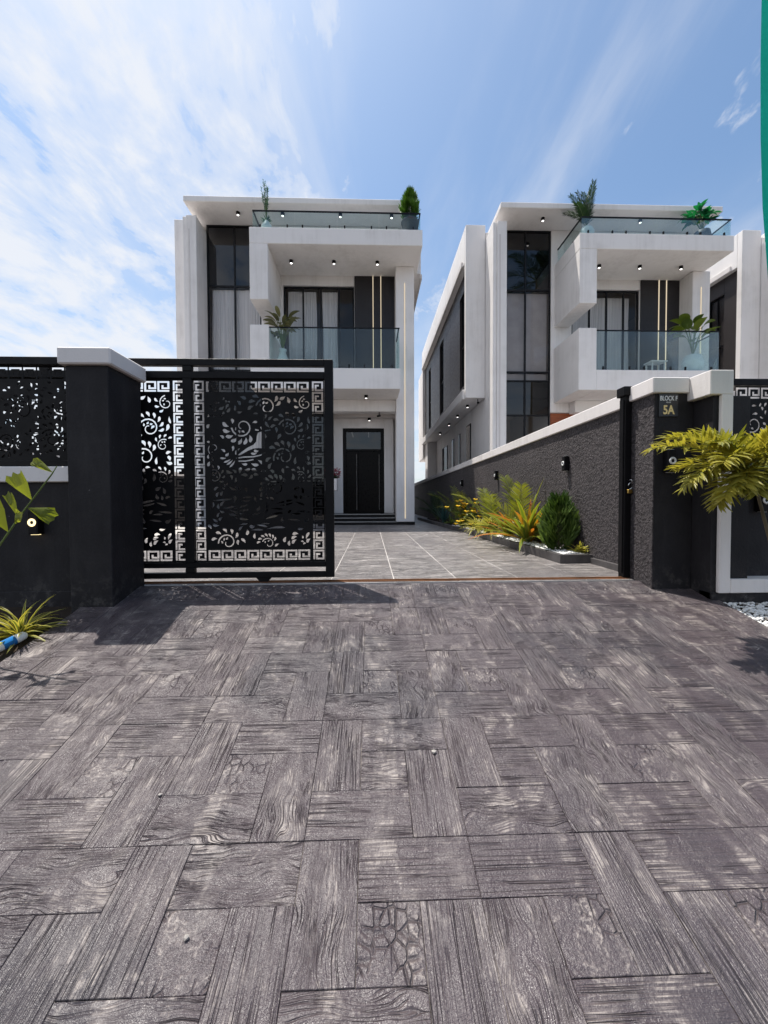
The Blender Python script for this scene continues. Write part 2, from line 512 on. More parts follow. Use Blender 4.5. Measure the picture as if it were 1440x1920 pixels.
class G:
    """geometry collector in world coordinates"""
    def __init__(s):
        s.v, s.f, s.a = [], [], []
        s.use_a = False

    def add(s, vs, fs, at=None):
        b = len(s.v)
        s.v.extend([tuple(x) for x in vs])
        s.f.extend([tuple(i + b for i in f) for f in fs])
        if at is not None:
            s.use_a = True
            s.a.extend(at)
        else:
            s.a.extend([(0.0, 0.0, 0.0)] * len(vs))

    def box(s, x0, x1, y0, y1, z0, z1):
        s.add([(x0, y0, z0), (x1, y0, z0), (x1, y1, z0), (x0, y1, z0), (x0, y0, z1), (x1, y0, z1), (x1, y1, z1), (x0, y1, z1)],
              [(0, 3, 2, 1), (4, 5, 6, 7), (0, 1, 5, 4), (1, 2, 6, 5), (2, 3, 7, 6), (3, 0, 4, 7)])

    def tube(s, pts, rad, n=8, cap=True, at=None):
        pts = [Vector(p) for p in pts]
        rads = rad if isinstance(rad, (list, tuple)) else [rad] * len(pts)
        vs, fs = [], []
        ref = None
        for i, p in enumerate(pts):
            d = (pts[min(i + 1, len(pts) - 1)] - pts[max(i - 1, 0)]).normalized()
            if ref is None:
                ref = Vector((1, 0, 0)) if abs(d.x) < 0.9 else Vector((0, 1, 0))
            a = d.cross(ref).normalized()
            b = d.cross(a).normalized()
            ref = a.cross(d)
            for k in range(n):
                an = 2 * math.pi * k / n
                vs.append(p + (a * math.cos(an) + b * math.sin(an)) * rads[i])
        for i in range(len(pts) - 1):
            for k in range(n):
                fs.append((i * n + k, i * n + (k + 1) % n, (i + 1) * n + (k + 1) % n, (i + 1) * n + k))
        if cap:
            fs.append(tuple(range(n - 1, -1, -1)))
            fs.append(tuple((len(pts) - 1) * n + k for k in range(n)))
        s.add(vs, fs, [at] * len(vs) if at else None)

    def lathe(s, c, prof, n=20):
        c = Vector(c)
        vs, fs = [], []
        for r_, z in prof:
            for k in range(n):
                an = 2 * math.pi * k / n
                vs.append(c + Vector((r_ * math.cos(an), r_ * math.sin(an), z)))
        for i in range(len(prof) - 1):
            for k in range(n):
                fs.append((i * n + k, i * n + (k + 1) % n, (i + 1) * n + (k + 1) % n, (i + 1) * n + k))
        fs.append(tuple(range(n - 1, -1, -1)))
        fs.append(tuple((len(prof) - 1) * n + k for k in range(n)))
        s.add(vs, fs)

    def blade(s, base, direc, length, width, droop=0.6, segs=5, upv=None, shape=None, fold=0.25, rnd=None, twist=0.0):
        """a leaf blade: 3 verts across, bending down along its length"""
        rnd = random.random() if rnd is None else rnd
        d = Vector(direc).normalized()
        p = Vector(base)
        upv = Vector((0, 0, 1)) if upv is None else Vector(upv)
        side = d.cross(upv)
        if side.length < 1e-3:
            side = Vector((1, 0, 0))
        side.normalize()
        if twist:
            side = Matrix.Rotation(twist, 3, d) @ side
        vs, fs, at = [], [], []
        step = length / segs
        for i in range(segs + 1):
            tt = i / segs
            wd = shape(tt) if shape else math.sin(math.pi * min(1, 0.12 + 0.88 * tt)) ** 0.7
            wd = max(wd, 0.03) * width * 0.5
            nrm = side.cross(d).normalized()
            vs += [p - side * wd + nrm * wd * fold, p, p + side * wd + nrm * wd * fold]
            at += [(tt, -1.0, rnd), (tt, 0.0, rnd), (tt, 1.0, rnd)]
            if i < segs:
                p = p + d * step
                ax = side
                d = (Matrix.Rotation(-droop / segs, 3, ax) @ d).normalized()
        for i in range(segs):
            a = i * 3
            fs += [(a, a + 1, a + 4, a + 3), (a + 1, a + 2, a + 5, a + 4)]
        s.add(vs, fs, at)

    def build(s, name, mat, parent=None, smooth=False, bevel=0.0, kind=None):
        off = origin(parent)
        me = bpy.data.meshes.new(name)
        me.from_pydata([(v[0] - off.x, v[1] - off.y, v[2] - off.z) for v in s.v], [], s.f)
        if s.use_a:
            at = me.attributes.new('lf', 'FLOAT_VECTOR', 'POINT')
            at.data.foreach_set('vector', [c for q in s.a for c in q])
        me.materials.append(MATS[mat])
        if bevel > 0:
            bm = bmesh.new()
            bm.from_mesh(me)
            bmesh.ops.bevel(bm, geom=[e for e in bm.edges if len(e.link_faces) == 2 and e.calc_face_angle(0) > 0.6], offset=bevel, segments=1, affect='EDGES')
            bm.to_mesh(me)
            bm.free()
        if smooth:
            me.polygons.foreach_set('use_smooth', [True] * len(me.polygons))
        me.update()
        o = bpy.data.objects.new(name, me)
        link(o, parent)
        if kind:
            o['kind'] = kind
        return o


def box(name, x0, x1, y0, y1, z0, z1, mat, parent=None, bevel=0.008):
    g = G()
    g.box(min(x0, x1), max(x0, x1), min(y0, y1), max(y0, y1), min(z0, z1), max(z0, z1))
    return g.build(name, mat, parent, bevel=bevel)


# ------------------------------------------------------------------ the setting
SLOPE, RY0 = 0.235, 3.85
RX0, RX1 = -2.50, 3.13


def ramp_z(y):
    return -SLOPE * (RY0 - y) if y < RY0 else 0.0


g = G()
g.add([(-900, -900, -1.45), (900, -900, -1.45), (900, 900, -1.45), (-900, 900, -1.45)], [(0, 1, 2, 3)])
tag(g.build('ground', 'earth'), kind='structure')
g = G()
g.box(-60, 60, -8.0, -1.2, -1.40, ramp_z(-1.2) - 0.05)
tag(g.build('road', 'asphalt'), kind='structure')

# courtyard block with its stone slabs
g = G()
g.box(-40, 40, RY0 + 0.07, 60, -1.4, -0.004)
court = tag(g.build('courtyard', 'court_joint'), kind='structure')


def chip_box_mesh(name, lx, ly, h, ch, mat):
    """slab with a chamfered top edge, origin at its top centre"""
    a, b = lx / 2, ly / 2
    vs = [(-a, -b, -h), (a, -b, -h), (a, b, -h), (-a, b, -h), (-a, -b, -ch), (a, -b, -ch), (a, b, -ch), (-a, b, -ch),
          (-a + ch, -b + ch, 0), (a - ch, -b + ch, 0), (a - ch, b - ch, 0), (-a + ch, b - ch, 0)]
    fs = [(8, 9, 10, 11)]
    for k in range(4):
        j = (k + 1) % 4
        fs += [(4 + k, 4 + j, 8 + j, 8 + k), (k, j, 4 + j, 4 + k)]
    me = bpy.data.meshes.new(name)
    me.from_pydata(vs, [], fs)
    me.materials.append(MATS[mat])
    return me


_mesh_cache = {}


def slab_mesh(lx, ly, h, ch, mat):
    k = (round(lx, 3), round(ly, 3), mat)
    if k not in _mesh_cache:
        _mesh_cache[k] = chip_box_mesh('paver', lx, ly, h, ch, mat)
    return _mesh_cache[k]


rng = random.Random(11)


def paver(parent, cx, cy, cz, lx, ly, mat, rotx, vertical):
    o = bpy.data.objects.new('paver', slab_mesh(lx, ly, 0.05, 0.0016, mat))
    link(o, parent)
    mt = Matrix.Translation((cx, cy, cz + rng.uniform(-0.0015, 0.0015))) @ Matrix.Rotation(rotx, 4, 'X')
    mt = mt @ Matrix.Rotation(rng.uniform(-0.004, 0.004), 4, 'X') @ Matrix.Rotation(rng.uniform(-0.004, 0.004), 4, 'Y')
    if vertical:
        mt = mt @ Matrix.Rotation(math.pi / 2, 4, 'Z')
    if rng.random() < 0.5:
        mt = mt @ Matrix.Rotation(math.pi, 4, 'Z')
    o.matrix_local = mt
    return o


PX, PY = 0.652, 0.652
y = RY0 + 0.075
row = 0
while y < 27.5:
    y1 = min(y + PY, 27.6)
    for k in range(-7, 5):
        x0 = -0.42 + PX * k
        x1 = x0 + PX
        lim0, lim1 = -5.4, 2.80
        if y > 13.6:
            lim0 = 1.55
        x0c, x1c = max(x0, lim0), min(x1, lim1)
        if x1c - x0c < 0.05:
            continue
        paver(court, (x0c + x1c) / 2, (y + y1) / 2, 0.0, x1c - x0c - 0.011, y1 - y - 0.008, 'paver_slab', 0.0, False)
    y += PY
    row += 1

# entrance ramp: pinwheel mats of stamped pieces round a cobbled centre
g = G()
yb = -1.2
g.add([(RX0, yb, -1.42), (RX1, yb, -1.42), (RX1, RY0, -1.42), (RX0, RY0, -1.42),
       (RX0, yb, ramp_z(yb) - 0.0045), (RX1, yb, ramp_z(yb) - 0.0045), (RX1, RY0, -0.0045), (RX0, RY0, -0.0045)],
      [(0, 3, 2, 1), (4, 5, 6, 7), (0, 1, 5, 4), (1, 2, 6, 5), (2, 3, 7, 6), (3, 0, 4, 7)])
rampo = tag(g.build('driveway_ramp', 'ramp_joint'), kind='structure')
MX, MY = 0.651, 0.610
ang = math.atan(SLOPE)
kx = 1 / math.cos(ang)
ux, uy = MX / 3, MY / 3
GAP = 0.0016


def ramp_piece(x0, x1, y0, y1, mat):
    x0, x1 = max(x0, RX0), min(x1, RX1)
    y0, y1 = max(y0, -1.1), min(y1, RY0)
    if x1 - x0 < 0.03 or y1 - y0 < 0.03:
        return
    vert = (y1 - y0) > (x1 - x0) * 1.02
    lx, ly = x1 - x0 - GAP, (y1 - y0) * kx - GAP
    if vert:
        lx, ly = ly, lx
    cy = (y0 + y1) / 2
    paver(rampo, (x0 + x1) / 2, cy, ramp_z(cy), lx, ly, mat, ang, vert)


for j in range(-3, 4):
    for i in range(-4, 7):
        x0 = -0.272 + MX * i
        y0 = 2.150 + MY * j
        if y0 + MY <= 0.3 or y0 > RY0 or x0 > RX1 or x0 + MX < RX0:
            continue
        pool = ['paver_groove', 'paver_grain', 'paver_groove', 'paver_grain', 'paver_groove']
        rng.shuffle(pool)
        X = [x0 + ux * k for k in range(4)]
        Y = [y0 + uy * k for k in range(4)]
        lay = rng.random()
        if lay < 0.8:
            ramp_piece(X[0], X[1], Y[1], Y[3], pool[0])
            ramp_piece(X[1], X[3], Y[2], Y[3], pool[1])
            ramp_piece(X[2], X[3], Y[0], Y[2], pool[2])
            ramp_piece(X[0], X[2], Y[0], Y[1], pool[3])
        else:
            ramp_piece(X[0], X[1], Y[0], Y[2], pool[0])
            ramp_piece(X[0], X[2], Y[2], Y[3], pool[1])
            ramp_piece(X[2], X[3], Y[1], Y[3], pool[2])
            ramp_piece(X[1], X[3], Y[0], Y[1], pool[3])
        ramp_piece(X[1], X[2], Y[1], Y[2], 'paver_cobble' if rng.random() < 0.55 else pool[4])

# planting strips beside the ramp
for nm, xa, xb, dzv in (('planting_bed', -14.0, RX0 - 0.004, -0.05), ('gravel_verge', RX1 + 0.004, 14.0, -0.035)):
    g = G()
    ys = [-1.2, 0.5, 2.0, 3.0, 3.7]
    vs, fs = [], []
    for yy in ys:
        zz = ramp_z(yy) + dzv
        vs += [(xa, yy, zz), (xb, yy, zz), (xb, yy, -1.41), (xa, yy, -1.41)]
    for k in range(len(ys) - 1):
        a = k * 4
        fs += [(a, a + 1, a + 5, a + 4), (a + 1, a + 2, a + 6, a + 5), (a + 3, a, a + 4, a + 7)]
    fs += [(0, 3, 2, 1), (16, 17, 18, 19)]
    g.add(vs, fs)
    tag(g.build(nm, 'soil'), kind='structure')

# ------------------------------------------------------------------ perforated panels
def stroke(path, w0, w1=None):
    """closed outline round an open polyline, mitred"""
    w1 = w0 if w1 is None else w1
    n = len(path)
    L, Rr = [], []
    for i, (x, y_) in enumerate(path):
        a = path[max(i - 1, 0)]
        b = path[min(i + 1, n - 1)]
        d1 = Vector((x - a[0], y_ - a[1]))
        d2 = Vector((b[0] - x, b[1] - y_))
        if d1.length < 1e-9:
            d1 = d2.copy()
        if d2.length < 1e-9:
            d2 = d1.copy()
        d1.normalize()
        d2.normalize()
        n1, n2 = Vector((-d1.y, d1.x)), Vector((-d2.y, d2.x))
        mt = n1 + n2
        mt = mt / max(mt.dot(n1), 0.2) if mt.length > 1e-6 else n1
        hw = (w0 + (w1 - w0) * i / (n - 1)) / 2
        L.append((x + mt.x * hw, y_ + mt.y * hw))
        Rr.append((x - mt.x * hw, y_ - mt.y * hw))
    return L + Rr[::-1]


def key_unit(ox, oy, sx, sy, rot):
    pth = [(0.93, 0.055), (0.075, 0.055), (0.075, 0.93), (0.86, 0.93), (0.86, 0.31), (0.40, 0.31), (0.40, 0.62)]
    o = stroke(pth, 0.175)
    res = []
    for a, b in o:
        if rot:
            a, b = b, 1 - a
        res.append((ox + a * sx, oy + b * sy))
    return res


def drop(x, y, ang_, ln, wd, bend=0.35, n=7):
    """a curled teardrop, tip at (x,y), body pointing along ang_"""
    L, Rr = [], []
    for i in range(n + 1):
        tt = i / n
        a = ang_ + bend * (1 - tt)
        cx = x + math.cos(ang_ + bend * 0.5 * (1 - tt)) * ln * tt
        cy = y + math.sin(ang_ + bend * 0.5 * (1 - tt)) * ln * tt
        hw = wd * 0.5 * (math.sin(math.pi * tt ** 1.6) ** 0.8 if 0 < tt < 1 else 0.0)
        nx, ny = -math.sin(a), math.cos(a)
        if i == 0:
            L.append((cx, cy))
        elif i == n:
            L.append((cx, cy))
        else:
            L.append((cx + nx * hw, cy + ny * hw))
            Rr.append((cx - nx * hw, cy - ny * hw))
    return L + Rr[::-1]


def scroll(cx, cy, r, a0, turns=1.1, sgn=1, leaves=7, lsz=1.0, inner=True):
    """spiral tendril with teardrop leaves on its outside"""
    pth = []
    n = int(16 * turns)
    for i in range(n + 1):
        tt = i / n
        rr = r * (1 - 0.80 * tt)
        a = a0 + sgn * 2 * math.pi * turns * tt
        pth.append((cx + rr * math.cos(a), cy + rr * math.sin(a)))
    holes = [stroke(pth, r * 0.15, r * 0.09)]
    for k in range(leaves):
        tt = k / max(leaves - 1, 1) * 0.42
        a = a0 + sgn * (2 * math.pi * turns * tt - 0.1)
        rr = r * (1 - 0.80 * tt) + r * 0.21
        x, y_ = cx + rr * math.cos(a), cy + rr * math.sin(a)
        holes.append(drop(x, y_, a - sgn * 0.55, r * 0.58 * lsz, r * 0.30 * lsz, 0.7 * sgn))
    if inner:
        for k in range(4):
            tt = 0.05 + 0.10 * k
            a = a0 + sgn * 2 * math.pi * turns * tt
            rr = r * (1 - 0.80 * tt) - r * 0.20
            x, y_ = cx + rr * math.cos(a), cy + rr * math.sin(a)
            holes.append(drop(x, y_, a + math.pi + sgn * 0.6, r * 0.34, r * 0.22, -0.6 * sgn))
    return holes


def poly_pts(h, step=2.5):
    out_ = []
    n = len(h)
    for i in range(n):
        a, b = h[i], h[(i + 1) % n]
        d = math.dist(a, b)
        k = max(1, int(d / step))
        for j in range(k):
            out_.append((a[0] + (b[0] - a[0]) * j / k, a[1] + (b[1] - a[1]) * j / k))
    return out_


def inside(pt, h):
    x, y_ = pt
    c = False
    n = len(h)
    for i in range(n):
        x1, y1 = h[i]
        x2, y2 = h[(i + 1) % n]
        if (y1 > y_) != (y2 > y_) and x < (x2 - x1) * (y_ - y1) / (y2 - y1) + x1:
            c = not c
    return c


def pack(cands, lim, gap=5.0):
    """keep the holes that stay clear of the border and of each other"""
    kept, grid = [], {}
    cs = 8.0
    for h in cands:
        pts = poly_pts(h)
        ok = all(lim[0] < x < lim[1] and lim[2] < y_ < lim[3] for x, y_ in pts)
        if ok:
            for x, y_ in pts:
                gx, gy = int(x // cs), int(y_ // cs)
                for ax in (-1, 0, 1):
                    for ay in (-1, 0, 1):
                        for q in grid.get((gx + ax, gy + ay), ()):
                            if (q[0] - x) ** 2 + (q[1] - y_) ** 2 < gap * gap:
                                ok = False
                                break
                        if not ok:
                            break
                    if not ok:
                        break
                if not ok:
                    break
        if ok:
            for k in kept:
                if inside(h[0], k) or inside(k[0], h):
                    ok = False
                    break
        if ok:
            kept.append(h)
            for x, y_ in pts:
                grid.setdefault((int(x // cs), int(y_ // cs)), []).append((x, y_))
    return kept


def cut_panel_mesh(name, W, H, holes, thick, mat):
    """sheet in the XZ plane, lower left corner at the origin, with real openings"""
    cu = bpy.data.curves.new(name, 'CURVE')
    cu.dimensions = '2D'
    cu.fill_mode = 'BOTH'
    cu.extrude = thick / 2
    for pl_ in [[(0, 0), (W, 0), (W, H), (0, H)]] + holes:
        sp = cu.splines.new('POLY')
        sp.points.add(len(pl_) - 1)
        for q, (x, y_) in zip(sp.points, pl_):
            q.co = (x, y_, 0, 1)
        sp.use_cyclic_u = True
    ob = bpy.data.objects.new(name, cu)
    COL.objects.link(ob)
    dg = bpy.context.evaluated_depsgraph_get()
    dg.update()
    me = bpy.data.meshes.new_from_object(ob.evaluated_get(dg))
    bpy.data.objects.remove(ob)
    bpy.data.curves.remove(cu)
    me.transform(Matrix.Rotation(math.pi / 2, 4, 'X'))
    me.materials.clear()
    me.materials.append(MATS[mat])
    me.name = name
    return me


def gate_design():
    """bay of the gate, drawn in units of 1/641 m with y up (840 x 1180)"""
    W, H = 840.0, 1180.0
    K, hs, vs_ = 78.0, 82.0, 68.0
    holes = []
    n = 17
    for k in range(n):
        s = (H - 24) / n
        holes.append(key_unit(8, 12 + s * k, 68, s * 0.97, True))
        holes.append(key_unit(W - 76, 12 + s * k, 68, s * 0.97, True))
    n = 8
    x0, x1 = 92.0, W - 92.0
    for k in range(n):
        s = (x1 - x0) / n
        holes.append(key_unit(x0 + s * k, 16, s * 0.97, 64, False))
        holes.append(key_unit(x0 + s * k, H - 82, s * 0.97, 64, False))
    c = []

    def at(x, y_):
        return x - 465.0, 1345.0 - y_
    # the bird: neck and body, crest, legs, trailing tail
    bird = [(905, 500), (925, 512), (938, 535), (925, 545), (922, 590), (925, 610), (885, 606), (850, 610), (815, 624), (770, 650), (745, 655), (775, 630), (815, 602), (850, 585), (868, 565), (872, 530), (880, 508)]
    c.append([at(*q) for q in bird])
    for pth in ([(740, 672), (790, 664), (850, 662), (895, 652), (925, 636)], [(745, 690), (800, 690), (850, 680)], [(868, 676), (838, 705), (828, 728), (855, 742)], [(862, 488), (885, 493)], [(898, 470), (906, 488)], [(925, 496), (960, 490)]):
        c.append(stroke([at(*q) for q in pth], 9, 7))
    for q in range(5):
        x, y_ = at(735 - 14 * q, 682 - 3 * q)
        c.append(drop(x, y_, R(232 - 13 * q), 62 - 5 * q, 13, 0.4))
    # tendrils
    for (x, y_, r_, a0, tu, sg, lv, ls) in [
        (782, 470, 66, 185, 1.15, 1, 9, 1.05), (935, 345, 62, 170, 1.1, -1, 8, 1.0), (700, 285, 55, 180, 1.1, 1, 6, 1.0),
        (595, 425, 56, 150, 1.1, -1, 6, 0.9), (1075, 480, 62, 160, 1.2, -1, 8, 0.9), (1185, 320, 46, 100, 1.0, 1, 5, 1.0),
        (1045, 665, 66, 200, 1.1, -1, 8, 0.95), (600, 610, 40, 250, 0.9, -1, 6, 1.0), (990, 870, 58, 190, 1.05, -1, 8, 1.0),
        (880, 900, 60, 280, 1.15, 1, 6, 0.9), (680, 1215, 58, 185, 1.05, -1, 6, 0.95), (940, 1225, 40, 160, 0.9, -1, 7, 1.0),
        (1160, 590, 40, 60, 1.0, 1, 6, 1.0), (1150, 800, 42, 120, 1.0, -1, 6, 1.0), (1180, 1190, 56, 260, 0.9, -1, 8, 1.0),
        (600, 790, 44, 120, 1.1, -1, 6, 0.9), (690, 860, 52, 200, 1.1, -1, 7, 0.95)]:
        X_, Y_ = at(x, y_)
        c += scroll(X_, Y_, r_ * 1.06, R(a0), tu, sg, lv, ls * 1.18)
    # three-leaf sprigs
    for (x, y_, a0) in [(1065, 270, 250), (760, 275, 300), (1150, 850, 250), (590, 730, 330), (1120, 420, 300), (760, 780, 40), (1000, 560, 60)]:
        X_, Y_ = at(x, y_)
        for q in (-0.7, 0.0, 0.7):
            c.append(drop(X_ + 8 * math.cos(R(a0) + q), Y_ + 8 * math.sin(R(a0) + q), R(a0) + q, 44, 22, 0.3))
    # long sweeping tail feathers low on the panel
    rg = random.Random(3)
    for q in range(46):
        X_, Y_ = at(rg.uniform(575, 1180), rg.uniform(930, 1150))
        c.append(drop(X_, Y_, R(rg.uniform(-25, 18)), rg.uniform(60, 125), rg.uniform(10, 15), rg.uniform(-0.4, 0.4)))
    for q in range(420):
        X_, Y_ = at(rg.uniform(560, 1215), rg.uniform(265, 1255))
        c.append(drop(X_, Y_, rg.uniform(0, 6.28), rg.uniform(32, 52), rg.uniform(15, 24), rg.choice((-0.6, 0.6))))
    inner_ = pack(c, (88.0, W - 88.0, 94.0, H - 94.0), 3.6)
    sc_ = 1 / 641.0
    return W * sc_, H * sc_, [[(x * sc_, y_ * sc_) for x, y_ in h] for h in holes + inner_]


def fence_design(W, H, seed):
    """fence panel in millimetres: key border on top, tendrils below"""
    holes = []
    n = int(W // 112)
    s = W / n
    for k in range(n):
        holes.append(key_unit(s * k + 6, H - 108, s * 0.95, 98, False))
    rg = random.Random(seed)
    c = []
    for (x, y_, r_, a0, sg) in [(0.12, 0.62, 95, 180, 1), (0.40, 0.66, 90, 200, -1), (0.66, 0.60, 100, 160, -1), (0.90, 0.66, 85, 180, 1), (0.25, 0.28, 95, 150, -1), (0.55, 0.24, 95, 210, 1), (0.83, 0.26, 95, 170, -1), (0.03, 0.22, 70, 60, 1), (0.98, 0.3, 80, 120, 1)]:
        c += scroll(x * W, y_ * (H - 100), r_, R(a0 + rg.uniform(-20, 20)), 1.1, sg, 8, 1.0)
    for q in range(500):
        c.append(drop(rg.uniform(20, W - 20), rg.uniform(20, H - 130), rg.uniform(0, 6.28), rg.uniform(38, 60), rg.uniform(17, 26), rg.choice((-0.6, 0.6))))
    inner_ = pack(c, (14, W - 14, 14, H - 122), 6.0)
    return [[(x / 1000, y_ / 1000) for x, y_ in h] for h in holes + inner_]


# ------------------------------------------------------------------ sliding gate
GY = 4.0
gate = empty('sliding_gate', (-3.1, GY, 0.02), 'black sliding gate of laser cut metal panels with bird and key pattern, standing open', 'gate')
gx1 = -0.375
bay = 1.3705
nb = 4
gx0 = gx1 - 0.095 - bay * nb + 0.02
for nm, za, zb, d in (('top_rail', 2.150, 2.216, 0.030), ('upper_rail', 2.025, 2.095, 0.026), ('lower_rail', 0.150, 0.202, 0.026), ('bottom_rail', 0.045, 0.100, 0.030)):
    box(nm, gx0 + 0.085, gx1 - 0.085, GY - d, GY + d, za, zb, 'black_metal', gate, 0.004)
box('end_post', gx1 - 0.085, gx1, GY - 0.033, GY + 0.033, 0.045, 2.216, 'black_metal', gate, 0.004)
box('end_post', gx0, gx0 + 0.085, GY - 0.033, GY + 0.033, 0.045, 2.216, 'black_metal', gate, 0.004)
gW, gH, gholes = gate_design()
gmesh = cut_panel_mesh('panel', gW, gH, gholes, 0.004, 'black_metal')
for k in range(nb):
    xr = gx1 - 0.090 - bay * k
    o = bpy.data.objects.new('panel', gmesh)
    link(o, gate)
    o.location = Vector((xr - gW, GY + 0.005, 0.196)) - gate.location
    o.scale = (1, 1, (2.030 - 0.196) / gH)
    if k < nb - 1:
        xm = gx1 - 0.060 - bay * (k + 1)
        g = G()
        for za, zb in ((0.1, 0.15), (0.202, 2.025), (2.095, 2.15)):
            g.box(xm - 0.045, xm + 0.045, GY - 0.028, GY + 0.028, za + 0.0005, zb - 0.0005)
        g.build('mullion', 'black_metal', gate, bevel=0.004)
for xa in (-1.08, -4.6):
    g = G()
    g.add([(xa - 0.075, GY - 0.025, 0.045), (xa + 0.075, GY - 0.025, 0.045), (xa + 0.03, GY - 0.025, -0.005), (xa - 0.03, GY - 0.025, -0.005),
           (xa - 0.075, GY + 0.025, 0.045), (xa + 0.075, GY + 0.025, 0.045), (xa + 0.03, GY + 0.025, -0.005), (xa - 0.03, GY + 0.025, -0.005)],
          [(3, 2, 1, 0), (4, 5, 6, 7), (0, 1, 5, 4), (1, 2, 6, 5), (2, 3, 7, 6), (3, 0, 4, 7)])
    g.build('roller_bracket', 'black_metal', gate)
g = G()
g.box(-5.9, 2.66, GY - 0.012, GY + 0.012, 0.0, 0.012)
g.box(-5.9, 2.66, GY - 0.055, GY - 0.020, -0.002, 0.004)
tag(g.build('gate_track', 'rust'), 'rusty iron track rail across the gateway', 'track rail')

# ------------------------------------------------------------------ street walls
def text_mesh(name, body, size, mat, parent, loc, sx=1.0, bold=0.0):
    cu = bpy.data.curves.new(name, 'FONT')
    cu.body = body
    cu.size = size
    cu.align_x = 'CENTER'
    cu.offset = bold
    cu.extrude = 0.0015
    ob = bpy.data.objects.new(name, cu)
    COL.objects.link(ob)
    dg = bpy.context.evaluated_depsgraph_get()
    dg.update()
    me = bpy.data.meshes.new_from_object(ob.evaluated_get(dg))
    bpy.data.objects.remove(ob)
    me.transform(Matrix.Diagonal((sx, 1, 1, 1)))
    me.transform(Matrix.Rotation(math.pi / 2, 4, 'X'))
    me.materials.clear()
    me.materials.append(MATS[mat])
    o = bpy.data.objects.new(name, me)
    link(o, parent)
    o.location = Vector(loc) - origin(parent)
    return o


lp = empty('gate_pillar', (-2.4, 3.7, -0.1), 'tall black gate pillar with white cap beside the open gate', 'pillar')
box('shaft', -2.58, -2.225, 3.45, 3.93, -0.6, 1.965, 'black_wall', lp, 0.006)
box('cap', -2.62, -2.180, 3.41, 3.95, 1.966, 2.108, 'white_coping', lp, 0.012)

lw = empty('street_wall', (-5.5, 3.7, -0.1), 'black street wall with white coping and pierced metal fence left of the gate', 'wall')
box('wall_face', -9.0, -2.5805, 3.58, 3.78, -0.6, 0.985, 'black_wall', lw, 0.006)
box('coping', -9.0, -2.5805, 3.54, 3.80, 0.986, 1.122, 'white_coping', lw, 0.008)
box('lower_rail', -9.0, -2.5805, 3.585, 3.635, 1.123, 1.178, 'black_metal', lw, 0.004)
box('top_rail', -9.0, -2.5805, 3.565, 3.650, 2.010, 2.078, 'black_metal', lw, 0.004)
box('skirting', -9.0, -2.5805, 3.568, 3.58, -0.6, 0.02, 'black_wall', lw, 0.004)
fW = 1.45
fm = cut_panel_mesh('fence_panel', fW, 0.83, fence_design(1450, 830, 5), 0.004, 'black_metal')
for k in range(4):
    o = bpy.data.objects.new('fence_panel', fm)
    link(o, lw)
    o.location = Vector((-2.5805 - (fW + 0.05) * (k + 1) + 0.05, 3.61, 1.179)) - lw.location
    if k:
        box('fence_post', -2.5805 - (fW + 0.05) * k - 0.0, -2.5805 - (fW + 0.05) * k + 0.048, 3.59, 3.63, 1.179, 2.009, 'black_metal', lw, 0.003)

# right gate pillar and boundary wall
rp = empty('gate_pillar', (2.87, 3.85, -0.1), 'black gate pillar with white cap carrying the house number plaque', 'pillar')
g = G()
g.box(2.683, 3.055, 3.662, 4.10, -0.6, 1.810)
g.build('shaft', 'black_wall', rp, bevel=0.006)
g = G()
g.box(2.672, 2.683, 3.664, 4.10, -0.6, 1.808)
g.build('render_coat', 'rough_render', rp)
box('cap', 2.640, 2.992, 3.630, 4.12, 1.811, 1.955, 'white_coping', rp, 0.008)
pq = empty('house_number_plaque', (2.803, 3.658, 1.70), 'black plaque reading BLOCK F 5A on the gate pillar', 'plaque')
box('plate', 2.712, 2.897, 3.650, 3.6615, 1.592, 1.806, 'plaque', pq, 0.002)
text_mesh('lettering', 'BLOCK F', 0.062, 'letter_white', pq, (2.803, 3.6485, 1.742), 0.68, 0.0006)
text_mesh('lettering', 'PS.177', 0.018, 'letter_white', pq, (2.803, 3.6485, 1.718), 0.9, 0.0)
text_mesh('lettering', '5A', 0.115, 'letter_gold', pq, (2.803, 3.6485, 1.616), 0.80, 0.003)

rw_ = empty('street_wall', (5.5, 3.6, -0.1), 'black street wall in a white frame right of the house number', 'wall')
box('return_wall', 3.056, 3.40, 3.445, 4.05, -0.6, 1.735, 'black_wall', rw_, 0.005)
g = G()
g.box(2.9925, 3.205, 3.405, 4.08, 1.736, 1.950)
g.build('frame_top', 'white_coping', rw_, bevel=0.006)
box('frame_side', 3.100, 3.205, 3.405, 3.444, -0.03, 1.7355, 'white_coping', rw_, 0.006)
box('frame_bottom', 3.2055, 9.0, 3.405, 3.56, -0.03, 0.094, 'white_coping', rw_, 0.006)
box('plinth', 3.056, 9.0, 3.430, 3.57, -0.6, -0.0305, 'black_wall', rw_, 0.004)
box('wall_face', 3.4005, 9.0, 3.56, 3.76, -0.6, 1.06, 'black_wall', rw_, 0.006)
box('lower_rail', 3.4005, 9.0, 3.575, 3.625, 1.061, 1.11, 'black_metal', rw_, 0.003)
box('top_rail', 3.2055, 9.0, 3.56, 3.640, 1.862, 1.922, 'black_metal', rw_, 0.003)
fm2 = cut_panel_mesh('fence_panel', 1.45, 0.75, fence_design(1450, 750, 9), 0.004, 'black_metal')
for k in range(3):
    o = bpy.data.objects.new('fence_panel', fm2)
    link(o, rw_)
    o.location = Vector((3.4005 + 1.452 * k, 3.60, 1.1105)) - rw_.location

